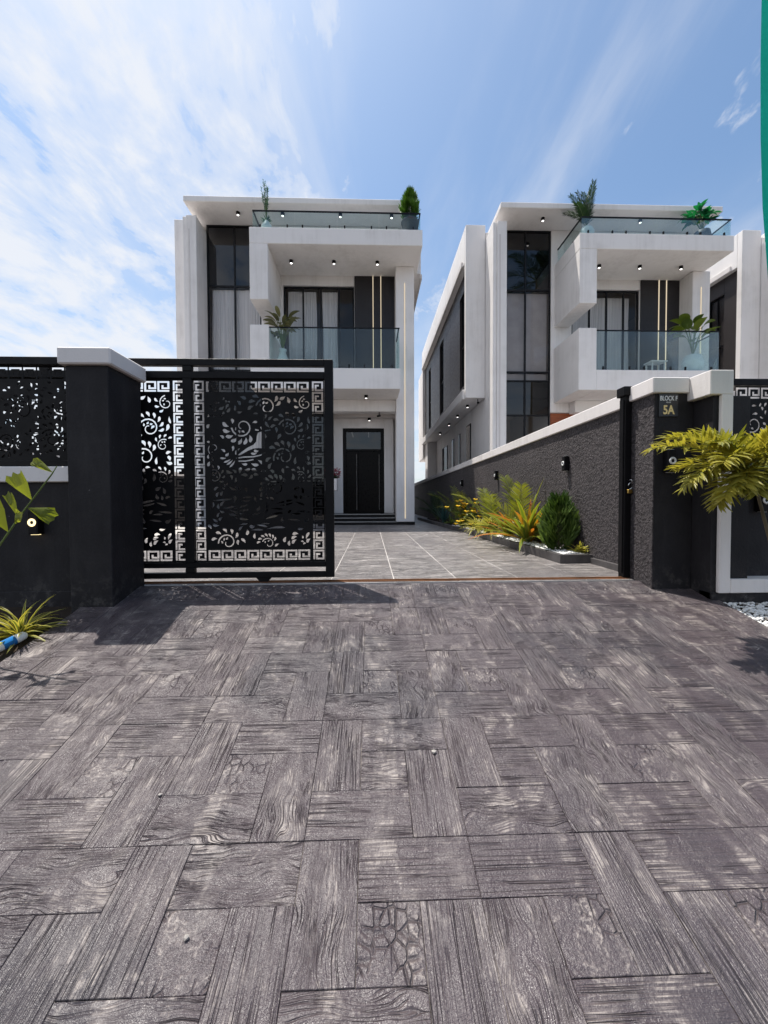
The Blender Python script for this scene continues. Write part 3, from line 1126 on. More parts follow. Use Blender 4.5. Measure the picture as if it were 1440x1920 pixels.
bw = empty('boundary_wall', (2.95, 14, 0), 'long rough rendered charcoal wall with white coping along the right of the driveway', 'wall')
box('wall_face', 2.835, 3.05, 4.101, 28.0, -0.3, 1.83, 'rough_render', bw, 0.0)
g = G()
x_ = 4.121
while x_ < 28:
    e = min(x_ + 2.9, 28)
    g = G()
    g.box(2.80, 3.09, x_, e - 0.004, 1.831, 1.985)
    g.build('coping', 'white_coping', bw, bevel=0.008)
    x_ += 2.9
box('skirting', 2.79, 2.8345, 4.13, 4.93, -0.02, 0.075, 'kerb_tile', bw, 0.004)

lb = empty('boundary_wall', (-6.9, 14, 0), 'dark boundary wall behind the sliding gate on the left', 'wall')
box('wall_face', -7.35, -7.10, 4.2, 28.0, -0.3, 1.78, 'black_wall', lb, 0.006)
box('coping', -7.38, -7.07, 4.2, 28.0, 1.781, 1.92, 'white_coping', lb, 0.008)

# gate catch post with a padlock hanging from it
gp = empty('gate_post', (2.625, 4.02, 0), 'black steel gate post standing against the rough wall', 'post')
box('channel', 2.600, 2.671, 3.975, 4.065, -0.01, 1.87, 'black_metal', gp, 0.004)
box('guide_box', 2.575, 2.671, 3.955, 4.085, 1.871, 1.965, 'black_metal', gp, 0.006)
box('flange', 2.588, 2.5995, 3.99, 4.05, 0.05, 1.84, 'black_metal', gp, 0.002)
pk = empty('padlock', (2.655, 3.95, 0.90), 'open brass padlock hanging on the gate post', 'padlock')
g = G()
g.box(2.618, 2.668, 3.945, 3.967, 0.875, 0.918)
g.build('body', 'brass', pk, bevel=0.006)
g = G()
g.tube([(2.628 + 0.028 + 0.026 * math.cos(a), 3.956, 0.955 + 0.030 * math.sin(a)) for a in [math.pi * k / 10 for k in range(11)]][::-1] + [(2.682, 3.956, 0.94)], 0.0055, 8)
g.tube([(2.640, 3.956, 0.915), (2.664, 3.956, 0.93), (2.682, 3.956, 0.953)], 0.0055, 8)
g.build('shackle', 'steel', pk, True)
g = G()
g.tube([(2.640, 3.974, 1.01), (2.652, 3.945, 1.015), (2.664, 3.945, 0.995), (2.662, 3.974, 0.975)], 0.005, 8)
g.build('hasp', 'steel', gp, True)


def wall_light(label, x, y_, z, nx, ny, lit):
    """up-down box lamp with a porthole lens; (nx,ny) is the way it faces"""
    e = empty('wall_light', (x, y_, z), label, 'wall light', 'wall lights on the black walls')
    tx, ty = -ny, nx
    g = G()

    def P(a, b, c):
        return (x + tx * a + nx * b, y_ + ty * a + ny * b, z + c)
    a, d, hh = 0.042, 0.075, 0.105
    g.add([P(-a, 0, -hh), P(a, 0, -hh), P(a, d, -hh), P(-a, d, -hh), P(-a, 0, hh), P(a, 0, hh), P(a, d, hh), P(-a, d, hh)],
          [(0, 3, 2, 1), (4, 5, 6, 7), (0, 1, 5, 4), (1, 2, 6, 5), (2, 3, 7, 6), (3, 0, 4, 7)])
    g.build('housing', 'black_metal', e, bevel=0.008)
    g = G()
    n, m_ = 24, 8
    vs, fs = [], []
    for i in range(n):
        for k in range(m_):
            A, Bq = 2 * math.pi * i / n, 2 * math.pi * k / m_
            rr = 0.025 + 0.010 * math.cos(Bq)
            vs.append(P(rr * math.cos(A), d + 0.004 + 0.007 * math.sin(Bq), rr * math.sin(A)))
    for i in range(n):
        for k in range(m_):
            fs.append((i * m_ + k, i * m_ + (k + 1) % m_, ((i + 1) % n) * m_ + (k + 1) % m_, ((i + 1) % n) * m_ + k))
    g.add(vs, fs)
    g.build('lens_ring', 'lamp_ring' if lit else 'white_plastic', e, True)
    for s in (-1, 1):
        g = G()
        g.box(*sorted((P(-0.03, 0.02, 0)[0], P(0.03, 0.055, 0)[0])), *sorted((P(-0.03, 0.02, 0)[1], P(0.03, 0.055, 0)[1])), z + s * hh - (0.004 if s < 0 else -0.0005), z + s * hh + (0.004 if s > 0 else -0.0005))
        g.build('lens', 'lamp_ring' if lit else 'white_plastic', e)
    return e


wall_light('glowing porthole wall light on the black wall left of the gate', -2.93, 3.5795, 0.635, 0, -1, True)
wall_light('wall light on the rough wall nearest the gate, above the cypress', 2.8345, 5.60, 1.34, -1, 0, False)
wall_light('wall light on the rough wall above the orange leaved plant', 2.8345, 8.75, 1.38, -1, 0, False)
wall_light('wall light on the rough wall above the yellow flowering shrub', 2.8345, 12.1, 1.37, -1, 0, False)
wall_light('wall light under the number plaque, half hidden by palm leaves', 2.80, 3.6615, 1.17, 0, -1, False)
wall_light('wall light behind the palm on the white framed wall', 3.60, 3.5595, 0.80, 0, -1, False)

# planter with white pebbles along the wall
pb = empty('planter_bed', (2.6, 9, 0), 'low grey tiled kerb of the planting bed along the wall', 'planter')


def kerb_x(yy):
    return 2.41 - 0.006 * (yy - 5) if yy < 10.4 else 2.30 - 0.035 * (yy - 10.4)


yk = 4.95
while yk < 17.4:
    ye = min(yk + 0.60, 17.45)
    g = G()
    xa, xb = kerb_x(yk), kerb_x(ye)
    off = -0.02 if 9.0 < yk < 9.6 else 0.0
    zt = 0.115
    g.add([(xa + off, yk, 0.0), (xa + 0.07, yk, 0.0), (xb + 0.07, ye - 0.005, 0.0), (xb + off, ye - 0.005, 0.0), (xa + off, yk, zt), (xa + 0.07, yk, zt), (xb + 0.07, ye - 0.005, zt), (xb + off, ye - 0.005, zt)],
          [(0, 3, 2, 1), (4, 5, 6, 7), (0, 1, 5, 4), (1, 2, 6, 5), (2, 3, 7, 6), (3, 0, 4, 7)])
    g.build('kerb_stone', 'kerb_tile', pb, bevel=0.004)
    yk += 0.60
box('kerb_end', 2.482, 2.834, 4.95, 5.02, 0.0, 0.115, 'kerb_tile', pb, 0.004)
g = G()
g.box(2.482, 2.834, 5.021, 17.4, 0.001, 0.085)
g.build('soil', 'soil', pb)


def pebbles(name, label, n, fn, rmin, rmax, mat='pebble', seed=1):
    rg = random.Random(seed)
    bm = bmesh.new()
    bmesh.ops.create_icosphere(bm, subdivisions=1, radius=1.0)
    bv = [v.co.copy() for v in bm.verts]
    bf = [[v.index for v in f.verts] for f in bm.faces]
    bm.free()
    g = G()
    for _ in range(n):
        c = Vector(fn(rg))
        r_ = rg.uniform(rmin, rmax)
        m3 = Matrix.Rotation(rg.uniform(0, 6.28), 3, 'Z') @ Matrix.Diagonal((r_ * rg.uniform(0.8, 1.4), r_ * rg.uniform(0.7, 1.1), r_ * rg.uniform(0.5, 0.8)))
        g.add([m3 @ v + c for v in bv], bf)
    o = g.build(name, mat, None, True)
    return tag(o, label, 'pebbles', kind='stuff')


def pf1(rg):
    yy = 5.05 + (rg.random() ** 1.5) * 6.5
    xx = rg.uniform(kerb_x(yy) + 0.09, 2.82)
    return (xx, yy, 0.085 + 0.012 + 0.030 * rg.random() * math.exp(-((xx - 2.62) / 0.12) ** 2))


pebbles('white_pebbles', 'white pebbles covering the planting bed', 4200, pf1, 0.014, 0.032, seed=2)


def pf2(rg):
    yy = rg.uniform(2.3, 3.42)
    return (rg.uniform(RX1 + 0.015, RX1 + 0.95), yy, ramp_z(yy) - 0.028 + 0.015 * rg.random())


pebbles('white_gravel', 'white gravel on the verge at the right edge', 3200, pf2, 0.008, 0.018, seed=4)

# ------------------------------------------------------------------ villas
YS, YB, YF, YR, YC = 12.6, 14.35, 13.55, 13.3, 13.7


def ring(g, c, r_, z0, z1, n=14):
    g.lathe((c[0], c[1], 0), [(r_, z0), (r_, z1)], n)


def downlight(parent, x, y_, z):
    g = G()
    g.lathe((x, y_, 0), [(0.062, z - 0.10), (0.062, z - 0.001)], 14)
    d = g.build('downlight', 'black_metal', parent)
    g = G()
    g.lathe((x, y_, 0), [(0.040, z - 0.104), (0.040, z - 0.1005)], 12)
    g.build('lamp', 'lamp_white', d)


def window(parent, name, x0, x1, z0, z1, yy, mull, trans, gl='window_glass', fr=0.05, dep=0.07):
    """framed glazing facing the street; mull/trans are bar positions; panes between them"""
    g = G()
    g.box(x0, x0 + fr, yy, yy + dep, z0, z1)
    g.box(x1 - fr, x1, yy, yy + dep, z0, z1)
    g.box(x0 + fr, x1 - fr, yy, yy + dep, z0, z0 + fr)
    g.box(x0 + fr, x1 - fr, yy, yy + dep, z1 - fr, z1)
    wn = g.build(name, 'black_frame', parent)
    xs = [x0 + fr] + list(mull) + [x1 - fr]
    zs = [z0 + fr] + list(trans) + [z1 - fr]
    for m_ in mull:
        box('mullion', m_ - 0.028, m_ + 0.028, yy + 0.004, yy + dep - 0.004, z0 + fr, z1 - fr, 'black_frame', wn, 0)
    for i in range(len(xs) - 1):
        xa = xs[i] + (0.0285 if i else 0.0)
        xb = xs[i + 1] - (0.0285 if i < len(xs) - 2 else 0.0)
        for t_ in trans:
            box('transom', xa, xb, yy + 0.006, yy + dep - 0.006, t_ - 0.028, t_ + 0.028, 'black_frame', wn, 0)
        for j in range(len(zs) - 1):
            za = zs[j] + (0.0285 if j else 0.0)
            zb = zs[j + 1] - (0.0285 if j < len(zs) - 2 else 0.0)
            gl_ = gl(i, j) if callable(gl) else gl
            g = G()
            yq = yy + dep * 0.5
            tl = random.uniform(-0.004, 0.004)
            g.add([(xa, yq + tl, za), (xb, yq - tl, za), (xb, yq - tl, zb), (xa, yq + tl, zb)], [(0, 1, 2, 3)])
            g.build('pane', gl_, wn)
    return wn


def curtain(parent, x0, x1, z0, z1, yy, amp=0.045, wl=0.16):
    n = int((x1 - x0) / 0.018)
    g = G()
    vs, fs = [], []
    for j in range(5):
        z = z0 + (z1 - z0) * j / 4
        for i in range(n + 1):
            x = x0 + (x1 - x0) * i / n
            q = mnoise.noise(Vector((x * 1.7, yy, 3.1)))
            a = amp * (0.7 + 0.5 * q) * (1.0 - 0.12 * j)
            vs.append((x + 0.02 * math.sin(j * 1.3 + x * 4), yy + a * math.sin(2 * math.pi * x / (wl * (1 + 0.25 * q)) + q * 4), z))
    for j in range(4):
        for i in range(n):
            b = j * (n + 1) + i
            fs.append((b, b + 1, b + n + 2, b + n + 1))
    g.add(vs, fs)
    return g.build('curtain', 'curtain', parent, True)


def glass_rail(parent, x0, x1, yy, z0, z1, posts, side=None):
    """frameless balustrade with black clamps and handrail; side=(x, y0, y1) adds a return"""
    g = G()
    g.box(x0, x1, yy - 0.02, yy + 0.02, z1, z1 + 0.03)
    rl = g.build('handrail', 'black_frame', parent)
    n = len(posts) - 1
    for k in range(n):
        g = G()
        g.box(posts[k] + 0.004, posts[k + 1] - 0.004, yy - 0.006, yy + 0.006, z0 + 0.015, z1)
        g.build('glass_panel', 'rail_glass', rl)
        for q in (0.18, 0.82):
            xm = posts[k] + (posts[k + 1] - posts[k]) * q
            box('clamp', xm - 0.022, xm + 0.022, yy - 0.022, yy + 0.022, z0 - 0.001, z0 + 0.13, 'black_frame', rl, 0.003)
    if side:
        for (xs_, ya, yb_) in side:
            g = G()
            g.box(xs_ - 0.02, xs_ + 0.02, ya + 0.021, yb_, z1, z1 + 0.03)
            rs = g.build('handrail', 'black_frame', parent)
            g = G()
            g.box(xs_ - 0.006, xs_ + 0.006, ya + 0.03, yb_ - 0.01, z0 + 0.015, z1)
            g.build('glass_panel', 'rail_glass', rs)
            box('clamp', xs_ - 0.022, xs_ + 0.022, ya + 0.55, ya + 0.60, z0 - 0.001, z0 + 0.13, 'black_frame', rs, 0.003)


def villa(dx, label, curt, xt=1.66, wood=True):
    e = empty('villa', (dx - 2.3, 14.3, 0), label, 'house', 'white villas in a row')

    def B(name, x0, x1, y0, y1, z0, z1, mat='white_wall', bevel=0.012, par=None):
        return box(name, x0 + dx, x1 + dx, y0, y1, z0, z1, mat, par or e, bevel)
    # roof and outer shell
    B('roof', -6.07, 1.57, YR, 29.0, 10.615, 10.805, 'white_wall', 0.02)
    B('fin', -6.23, -6.10, 13.60, 14.52, 0.0, 10.34)
    B('fin', -6.0995, -5.77, 13.55, 14.52, 0.0, 10.352)
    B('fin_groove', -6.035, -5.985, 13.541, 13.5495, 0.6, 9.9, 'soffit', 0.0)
    B('side_wall', -6.22, -6.02, 14.521, 29.0, 0.0, 10.61)
    B('side_wall', 1.31, 1.51, 14.351, 29.0, 0.0, 10.61)
    B('rear_wall', -6.0195, 1.3095, 28.8, 29.0, 0.0, 10.61)
    # floors and an inner partition, so that the rooms are rooms
    B('floor_slab', -6.0195, 1.3095, 14.62, 28.79, 4.62, 5.02, 'interior', 0)
    B('floor_slab', -3.80, 1.3095, 14.62, 28.79, 8.95, 9.20, 'interior', 0)
    B('partition', -6.0195, 1.3095, 18.6, 18.75, 0.05, 10.60, 'interior', 0)
    B('partition', -3.86, -3.70, 14.62, 18.59, 0.05, 10.60, 'interior', 0)
    # street front
    B('front_wall', -3.87, -3.095, YB, 14.60, 4.05, 10.61)
    B('lintel', -3.0945, -0.565, YB, 14.60, 8.525, 10.61)
    B('front_wall', -0.5645, 1.02, YB, 14.60, 4.05, 10.61)
    win = window(e, 'stair_window', -5.765 + dx, -3.875 + dx, 0.05, 10.60, 14.38, [-4.80 + dx], [3.95, 5.20, 5.52, 8.48],
                 (lambda i, j: 'dark_glass' if j in (1, 4) else 'window_glass'))
    wd = window(e, 'balcony_door', -3.085 + dx, -0.57 + dx, 5.035, 8.515, 14.42, [-2.40 + dx, -1.76 + dx, -1.12 + dx], [])
    if curt:
        curtain(win, -5.66 + dx, -3.95 + dx, 5.05, 8.42, 14.54)
        curtain(win, -5.66 + dx, -3.95 + dx, 2.0, 3.9, 14.56)  # made-up curtain, added to lighten what shows through the gate cut-outs
        curtain(wd, -2.95 + dx, -1.95 + dx, 5.05, 8.42, 14.60)
        curtain(wd, -1.72 + dx, -1.18 + dx, 5.05, 8.42, 14.60)
    else:
        curtain(wd, -2.95 + dx, -0.7 + dx, 5.05, 8.42, 14.76, 0.02, 0.3)
        B('blind', -5.68, -3.93, 14.56, 14.565, 5.56, 8.44, 'blind', 0, win)
        B('blind', -5.68, -3.93, 14.56, 14.565, 5.23, 5.50, 'blind', 0, win)
    B('feature_panel', -0.555, 1.0195, YB - 0.05, YB - 0.002, 5.035, 8.855, 'feature_panel', 0.004)
    for sx in (0.105, 0.385):
        B('light_strip', sx - 0.013, sx + 0.013, YB - 0.072, YB - 0.0505, 5.035, 8.85, 'led_strip', 0)
    col = B('column', 0.88, 1.51, YC, YB - 0.001, 0.10, 8.855)
    B('light_strip', 1.172, 1.198, YC - 0.014, YC - 0.0005, 0.22, 8.30, 'led_strip', 0, col)
    B('plinth', 0.87, 1.52, YC - 0.01, YB - 0.001, 0.0, 0.0995, 'step_stone', 0, col)
    # upper box: roof terrace slab with its hanging side wall
    tb = B('terrace_slab', -3.745, xt, YS, YB - 0.001, 8.86, 9.36, 'white_wall', 0.015)
    B('side_wall', -3.745, -3.18, YS, YB - 0.001, 7.14, 8.859, 'white_wall', 0.012, tb)
    # first-floor balcony
    bs = B('balcony_slab', -3.17, 0.945, YS, YB - 0.001, 4.38, 5.03, 'white_wall', 0.012)
    B('side_wall', -3.755, -3.1705, YS, YB - 0.001, 4.38, 6.36, 'white_wall', 0.012, bs)
    glass_rail(bs, -3.165 + dx, 0.93 + dx, YS + 0.06, 5.03, 6.29, [-3.165 + dx, -1.80 + dx, -0.43 + dx, 0.93 + dx], [(0.90 + dx, YS + 0.06, YC - 0.01)])
    xr = xt - 0.05
    pst = [-3.66 + (xr + 3.66) * k / 4 + dx for k in range(5)]
    glass_rail(tb, -3.66 + dx, xr + dx, YS + 0.08, 9.36, 9.89, pst, [(-3.64 + dx, YS + 0.08, YB - 0.02), (xr - 0.02 + dx, YS + 0.08, YB - 0.02)])
    for x in (-2.62, -1.20, 0.25):
        downlight(tb, x + dx, 13.45, 8.86)
    for x in (-4.45, -2.95, -1.0, 0.75):
        downlight(e, x + dx, 13.75, 10.615)
    # security cameras under the balcony and under the side bay
    for cx_, cy_, cz_ in ((0.30 + dx, 13.95, 3.97), (-6.45 + dx, 14.66, 4.62)):
        g = G()
        g.tube([(cx_, cy_ + 0.05, cz_ - 0.001), (cx_, cy_ + 0.05, cz_ - 0.10), (cx_, cy_, cz_ - 0.14)], 0.018, 8)
        g.tube([(cx_ + 0.03, cy_ + 0.05, cz_ - 0.13), (cx_ - 0.06, cy_ - 0.15, cz_ - 0.19)], 0.036, 10)
        g.build('security_camera', 'black_metal', e, True)
    # entrance below
    B('beam', -3.17, 0.879, 13.93, 14.34, 3.97, 4.375, 'white_wall')
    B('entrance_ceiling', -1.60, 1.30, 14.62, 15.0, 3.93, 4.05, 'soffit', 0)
    B('entrance_wall', -1.60, -1.06, 15.0, 15.25, 0.37, 4.61)
    B('entrance_wall', 0.505, 0.86, 15.0, 15.25, 0.37, 4.61)
    B('entrance_head', -1.0595, 0.5045, 15.0, 15.25, 3.585, 4.61)
    B('entrance_wall', -1.60, -1.40, 14.20, 14.999, 0.0, 3.92)
    B('entrance_wall', 0.8605, 1.3095, 15.6, 15.8, 0.37, 4.61)
    for k in range(3):
        st = B('step', -1.3995, 0.8695, 13.75 + 0.30 * k, 15.9, 0.1235 * k, 0.1235 * (k + 1) - 0.001, 'step_stone', 0)
        B('nosing', -1.3995, 0.8695, 13.74 + 0.30 * k, 13.7495 + 0.30 * k, 0.1235 * (k + 1) - 0.032, 0.1235 * (k + 1) - 0.004, 'step_edge', 0, st)
    downlight(e, -0.15 + dx, 13.35, 4.38)
    downlight(e, -0.05 + dx, 14.8, 3.93)
    # front door: two leaves in a gilt-edged dark frame, glazed above
    df = B('door_frame', -1.055, -0.93, 15.02, 15.16, 0.375, 3.58, 'door_dark', 0.004)
    B('jamb', 0.375, 0.50, 15.02, 15.16, 0.375, 3.58, 'door_dark', 0.004, df)
    B('head', -0.9295, 0.3745, 15.02, 15.16, 3.46, 3.58, 'door_dark', 0.004, df)
    B('transom', -0.9295, 0.3745, 15.03, 15.15, 2.72, 2.80, 'door_dark', 0.004, df)
    g = G()
    g.add([(-0.9295 + dx, 15.09, 2.80), (0.3745 + dx, 15.09, 2.80), (0.3745 + dx, 15.09, 3.46), (-0.9295 + dx, 15.09, 3.46)], [(0, 1, 2, 3)])
    g.build('pane', 'dark_glass', df)
    for sx, xa, xb in ((-1, -0.9295, -0.48), (1, -0.476, 0.3745)):
        dl = B('door', xa, xb, 15.05, 15.12, 0.38, 2.718, 'door_dark', 0.006)
        xh = -0.52 if sx < 0 else -0.43
        B('handle', xh - 0.009, xh + 0.009, 15.005, 15.025, 0.75, 1.75, 'black_frame', 0.004, dl)
        B('trim', xb - 0.068, xb - 0.060, 15.044, 15.0495, 0.5, 2.6, 'step_edge', 0, dl)
    # glowing bars, made up to imitate light lines reflected in the fanlight
    B('reflection_line', -0.75, -0.72, 15.5, 16.6, 3.50, 3.53, 'led_strip', 0)
    B('reflection_line', -0.10, -0.07, 15.5, 16.6, 3.50, 3.53, 'led_strip', 0)
    B('hall_ceiling', -1.6, 0.8, 15.26, 18.59, 3.62, 3.75, 'door_dark', 0)
    # wood panel and dark ground-floor glazing left of the entrance
    for k in range(11 if wood else 0):
        B('wood_board', -3.86, -2.36, 14.36, 14.40, 0.4 + 0.33 * k, 0.4 + 0.33 * k + 0.322, 'wood_cladding', 0.003)
    window(e, 'ground_window', -2.35 + dx, -1.605 + dx, 0.05, 4.04, 14.36, [], [2.6], 'dark_glass')
    if wood:
        B('front_wall', -3.87, -2.355, 14.405, 14.60, 0.0, 4.049, 'white_wall', 0)
    else:
        window(e, 'ground_window', -3.865 + dx, -2.36 + dx, 0.05, 4.04, 14.36, [-3.1 + dx], [2.6], 'dark_glass')
    # cantilevered side volume with dark cladding
    sv = B('side_bay', -6.95, -6.2305, 14.53, 14.74, 4.62, 10.88)
    B('bay_band', -6.95, -6.2305, 14.7405, 27.0, 9.62, 10.88, 'white_wall', 0.012, sv)
    B('bay_lip', -7.02, -6.951, 14.97, 26.6, 9.60, 9.80, 'white_coping', 0.01, sv)
    B('bay_ledge', -7.03, -6.2305, 14.7405, 26.6, 4.62, 4.98, 'white_wall', 0.012, sv)
    B('bay_end', -6.95, -6.2305, 26.601, 28.9, 3.7, 9.619, 'white_wall', 0.012, sv)
    yk_ = 14.7405
    B('bay_core', -6.60, -6.2305, 14.7405, 26.6, 4.981, 9.619, 'dark_cladding', 0, sv)
    wins = [(15.45, 16.25), (19.9, 21.0), (24.1, 25.0)]
    edges = [14.7405, 15.45, 16.25, 18.1, 19.9, 21.0, 22.6, 24.1, 25.0, 26.6]
    for a, b in zip(edges[:-1], edges[1:]):
        if any(abs(a - w0) < 0.01 for w0, _ in wins):
            B('cladding_panel', -6.78, -6.601, a + 0.003, b - 0.003, 4.982, 5.35, 'dark_cladding', 0.004, sv)
            B('cladding_panel', -6.78, -6.601, a + 0.003, b - 0.003, 9.0, 9.618, 'dark_cladding', 0.004, sv)
            g = G()
            xq = -6.66 + dx
            g.add([(xq, a + 0.05, 5.40), (xq, b - 0.05, 5.40), (xq, b - 0.05, 8.95), (xq, a + 0.05, 8.95)], [(0, 3, 2, 1)])
            g.build('bay_window', 'window_glass', sv)
            g = G()
            for ya, yb_ in ((a + 0.004, a + 0.05), (b - 0.05, b - 0.004), ((a + b) / 2 - 0.02, (a + b) / 2 + 0.02)):
                g.box(-6.70 + dx, -6.62 + dx, ya, yb_, 5.351, 8.999)
            g.box(-6.70 + dx, -6.62 + dx, a + 0.05, b - 0.05, 5.351, 5.40)
            g.box(-6.70 + dx, -6.62 + dx, a + 0.05, b - 0.05, 7.0, 7.05)
            g.box(-6.70 + dx, -6.62 + dx, a + 0.05, b - 0.05, 8.95, 8.999)
            g.build('window_frame', 'black_frame', sv)
        else:
            B('cladding_panel', -6.78, -6.601, a + 0.003, b - 0.003, 4.982, 9.618, 'dark_cladding', 0.004, sv)
    for yy in (15.6, 17.4, 19.3, 21.8):
        downlight(sv, -6.62 + dx, yy, 4.62)
    # ground-floor side windows and the rear pier
    for a, b, z0, z1 in ((16.6, 17.3, 1.0, 4.1), (18.6, 18.85, 0.9, 4.0), (20.0, 20.5, 0.9, 4.0), (21.7, 23.2, 0.9, 3.9)):
        sw = B('side_window', -6.255, -6.2215, a, b, z0, z1, 'black_frame', 0.003)
        g = G()
        xq = -6.259 + dx
        g.add([(xq, a + 0.05, z0 + 0.05), (xq, b - 0.05, z0 + 0.05), (xq, b - 0.05, z1 - 0.05), (xq, a + 0.05, z1 - 0.05)], [(0, 3, 2, 1)])
        g.build('pane', 'dark_glass', sw)
    B('rear_pier', -6.80, -6.2305, 25.4, 26.5, 0.0, 4.60)
    # band that shows past the street corner on the right
    rv = B('side_bay', 1.511, 1.90, 14.9, 26.0, 9.30, 10.86)
    B('bay_lip', 1.901, 1.98, 15.2, 26.0, 9.28, 9.46, 'white_coping', 0.01, rv)
    return e


villa(0.0, 'white villa at the end of the driveway, with curtained windows and dark front door', True, 1.66, False)
villa(10.45, 'white villa right of the driveway, seen over the rough charcoal wall', False, 1.33)
villa(20.85, 'white villa at the far right edge of the photo, mostly hidden by its neighbour', False)

# ------------------------------------------------------------------ plants
def rv(rg, a, b):
    return rg.uniform(a, b)


def frond(g, rachis, base, az, elev, length, droop, nl, ll, lw_, rg, lift=0.35, plume=0.0, start=0.18, rnd=None, hang=0.5, rr=0.010):
    """a feather palm leaf: bending rachis with leaflets either side"""
    d = Vector((math.cos(az) * math.cos(elev), math.sin(az) * math.cos(elev), math.sin(elev)))
    side = Vector((-math.sin(az), math.cos(az), 0))
    p = Vector(base)
    pts, dirs = [p.copy()], [d.copy()]
    n = 14
    for i in range(n):
        p = p + d * (length / n)
        d = (Matrix.Rotation(droop / n * (0.4 + 1.2 * i / n), 3, side) @ d).normalized()
        pts.append(p.copy())
        dirs.append(d.copy())
    rachis.tube(pts, [rr * (1 - 0.85 * i / n) for i in range(n + 1)], 5)
    rn0 = rg.random() if rnd is None else rnd
    for k in range(nl):
        tt = start + (1 - start) * k / (nl - 1)
        f_ = tt * n
        i = min(int(f_), n - 1)
        q = pts[i].lerp(pts[i + 1], f_ - i)
        dd = dirs[i]
        nrm = side.cross(dd) * -1
        if nrm.z < 0:
            nrm = -nrm
        ln = ll * (0.45 + 0.75 * math.sin(math.pi * min(1, 0.15 + 0.80 * tt))) * rv(rg, 0.85, 1.1)
        for s_ in (-1, 1):
            fwd = 0.55 + 0.75 * tt
            dv = side * s_ + dd * fwd + nrm * (lift + rv(rg, -plume, plume) + rv(rg, -0.08, 0.08))
            rn = min(1, max(0, rn0 * 0.5 + 0.5 * rg.random()))
            g.blade(q, dv, ln, lw_, hang + rv(rg, -0.1, 0.25), 4, nrm, lambda x: (0.35 + 1.3 * x if x < 0.45 else 1.0) * (1 - x ** 2.2) + 0.02, 0.35, rn, rv(rg, -0.3, 0.3))


def palm_plant(name, label, base, fronds, leaf, seed, nl=26, ll=0.22, lw_=0.022, trunk=None, plume=0.25, trunk_r=(0.03, 0.022), rr=0.008):
    rg = random.Random(seed)
    e = empty(name, base, label, 'plant' if name != 'coconut_palm' else 'tree')
    g, rc = G(), G()
    top = Vector(base) if trunk is None else Vector(trunk)
    for (az, el, ln, dr) in fronds:
        frond(g, rc, top + Vector((rv(rg, -0.01, 0.01), rv(rg, -0.01, 0.01), 0)), R(az), R(el), ln, dr, nl, ll, lw_, rg, plume=plume, rr=rr)
    if trunk is not None:
        tk = G()
        b = Vector(base)
        pts = [b.lerp(top, k / 8) + Vector((0.0, 0.0, 0.0)) for k in range(9)]
        tk.tube(pts, [trunk_r[0] + (trunk_r[1] - trunk_r[0]) * k / 8 for k in range(9)], 10)
        tk.build('trunk', 'trunk', e, True)
    rc.build('leaf_stalks', 'green_stem', e, True)
    g.build('crown', leaf, e, True)
    return e


def tuft(name, label, base, n, ln, wd, leaf, seed, el=(25, 80), dr=(0.7, 1.6), cat='plant', azr=(0, 360), rnd=None, shape=None):
    """a rosette of strap leaves"""
    rg = random.Random(seed)
    e = empty(name, base, label, cat)
    g = G()
    for k in range(n):
        a = R(rv(rg, *azr))
        q = R(rv(rg, *el))
        d = (math.cos(a) * math.cos(q), math.sin(a) * math.cos(q), math.sin(q))
        b = Vector(base) + Vector((rv(rg, -0.03, 0.03), rv(rg, -0.03, 0.03), 0))
        g.blade(b, d, ln * rv(rg, 0.65, 1.1), wd * rv(rg, 0.75, 1.15), rv(rg, *dr), 7, None, shape or (lambda x: min(1, 0.5 + 2.2 * x) * (1 - x ** 3) + 0.02), 0.45, rg.random() if rnd is None else rnd, rv(rg, -0.4, 0.4))
    g.build('leaves', leaf, e, True)
    return e


def conifer(e, base, h, r_, leaf, seed, n=900, fan=0.11, trunk=True):
    """upright flattened sprays packed into a flame-shaped crown"""
    rg = random.Random(seed)
    g = G()
    b = Vector(base)
    for k in range(n):
        t_ = rg.random() ** 0.85
        prof = math.sin(math.pi * min(1.0, 0.13 + 0.87 * t_)) ** 0.75 * (1.0 - 0.35 * t_)
        a = rv(rg, 0, 6.283)
        lump = 0.80 + 0.55 * mnoise.noise(Vector((math.cos(a) * 1.6, math.sin(a) * 1.6, t_ * 7 + seed)))
        rad = r_ * prof * lump * (0.45 + 0.55 * math.sqrt(rg.random()))
        p = b + Vector((math.cos(a) * rad, math.sin(a) * rad, h * t_ * 0.95))
        dv = Vector((math.cos(a) * 0.55, math.sin(a) * 0.55, 0.95 + 0.5 * t_))
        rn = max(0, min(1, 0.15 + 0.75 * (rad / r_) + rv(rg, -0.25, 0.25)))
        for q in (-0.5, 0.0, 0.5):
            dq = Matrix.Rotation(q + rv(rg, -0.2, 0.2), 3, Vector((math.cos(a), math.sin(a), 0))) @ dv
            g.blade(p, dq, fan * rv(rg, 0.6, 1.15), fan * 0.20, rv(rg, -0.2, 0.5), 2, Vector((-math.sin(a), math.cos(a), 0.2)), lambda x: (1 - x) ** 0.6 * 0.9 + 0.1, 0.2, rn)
    if trunk:
        tk = G()
        tk.tube([b - Vector((0, 0, 0.08)), b + Vector((0, 0, h * 0.5))], [0.02, 0.008], 7)
        tk.build('trunk', 'trunk', e, True)
    return g.build('crown', leaf, e, True)


def broad(g, base, direc, ln, wd, rg, droop=0.6, n=6):
    g.blade(base, direc, ln, wd, droop, n, None, lambda x: math.sin(math.pi * (0.04 + 0.94 * x) ** 0.8) ** 0.8, 0.22, rg.random(), rv(rg, -0.5, 0.5))


def pot(name, c, prof, mat, parent, n=22):
    g = G()
    g.lathe(c, prof, n)
    return g.build(name, mat, parent, True)


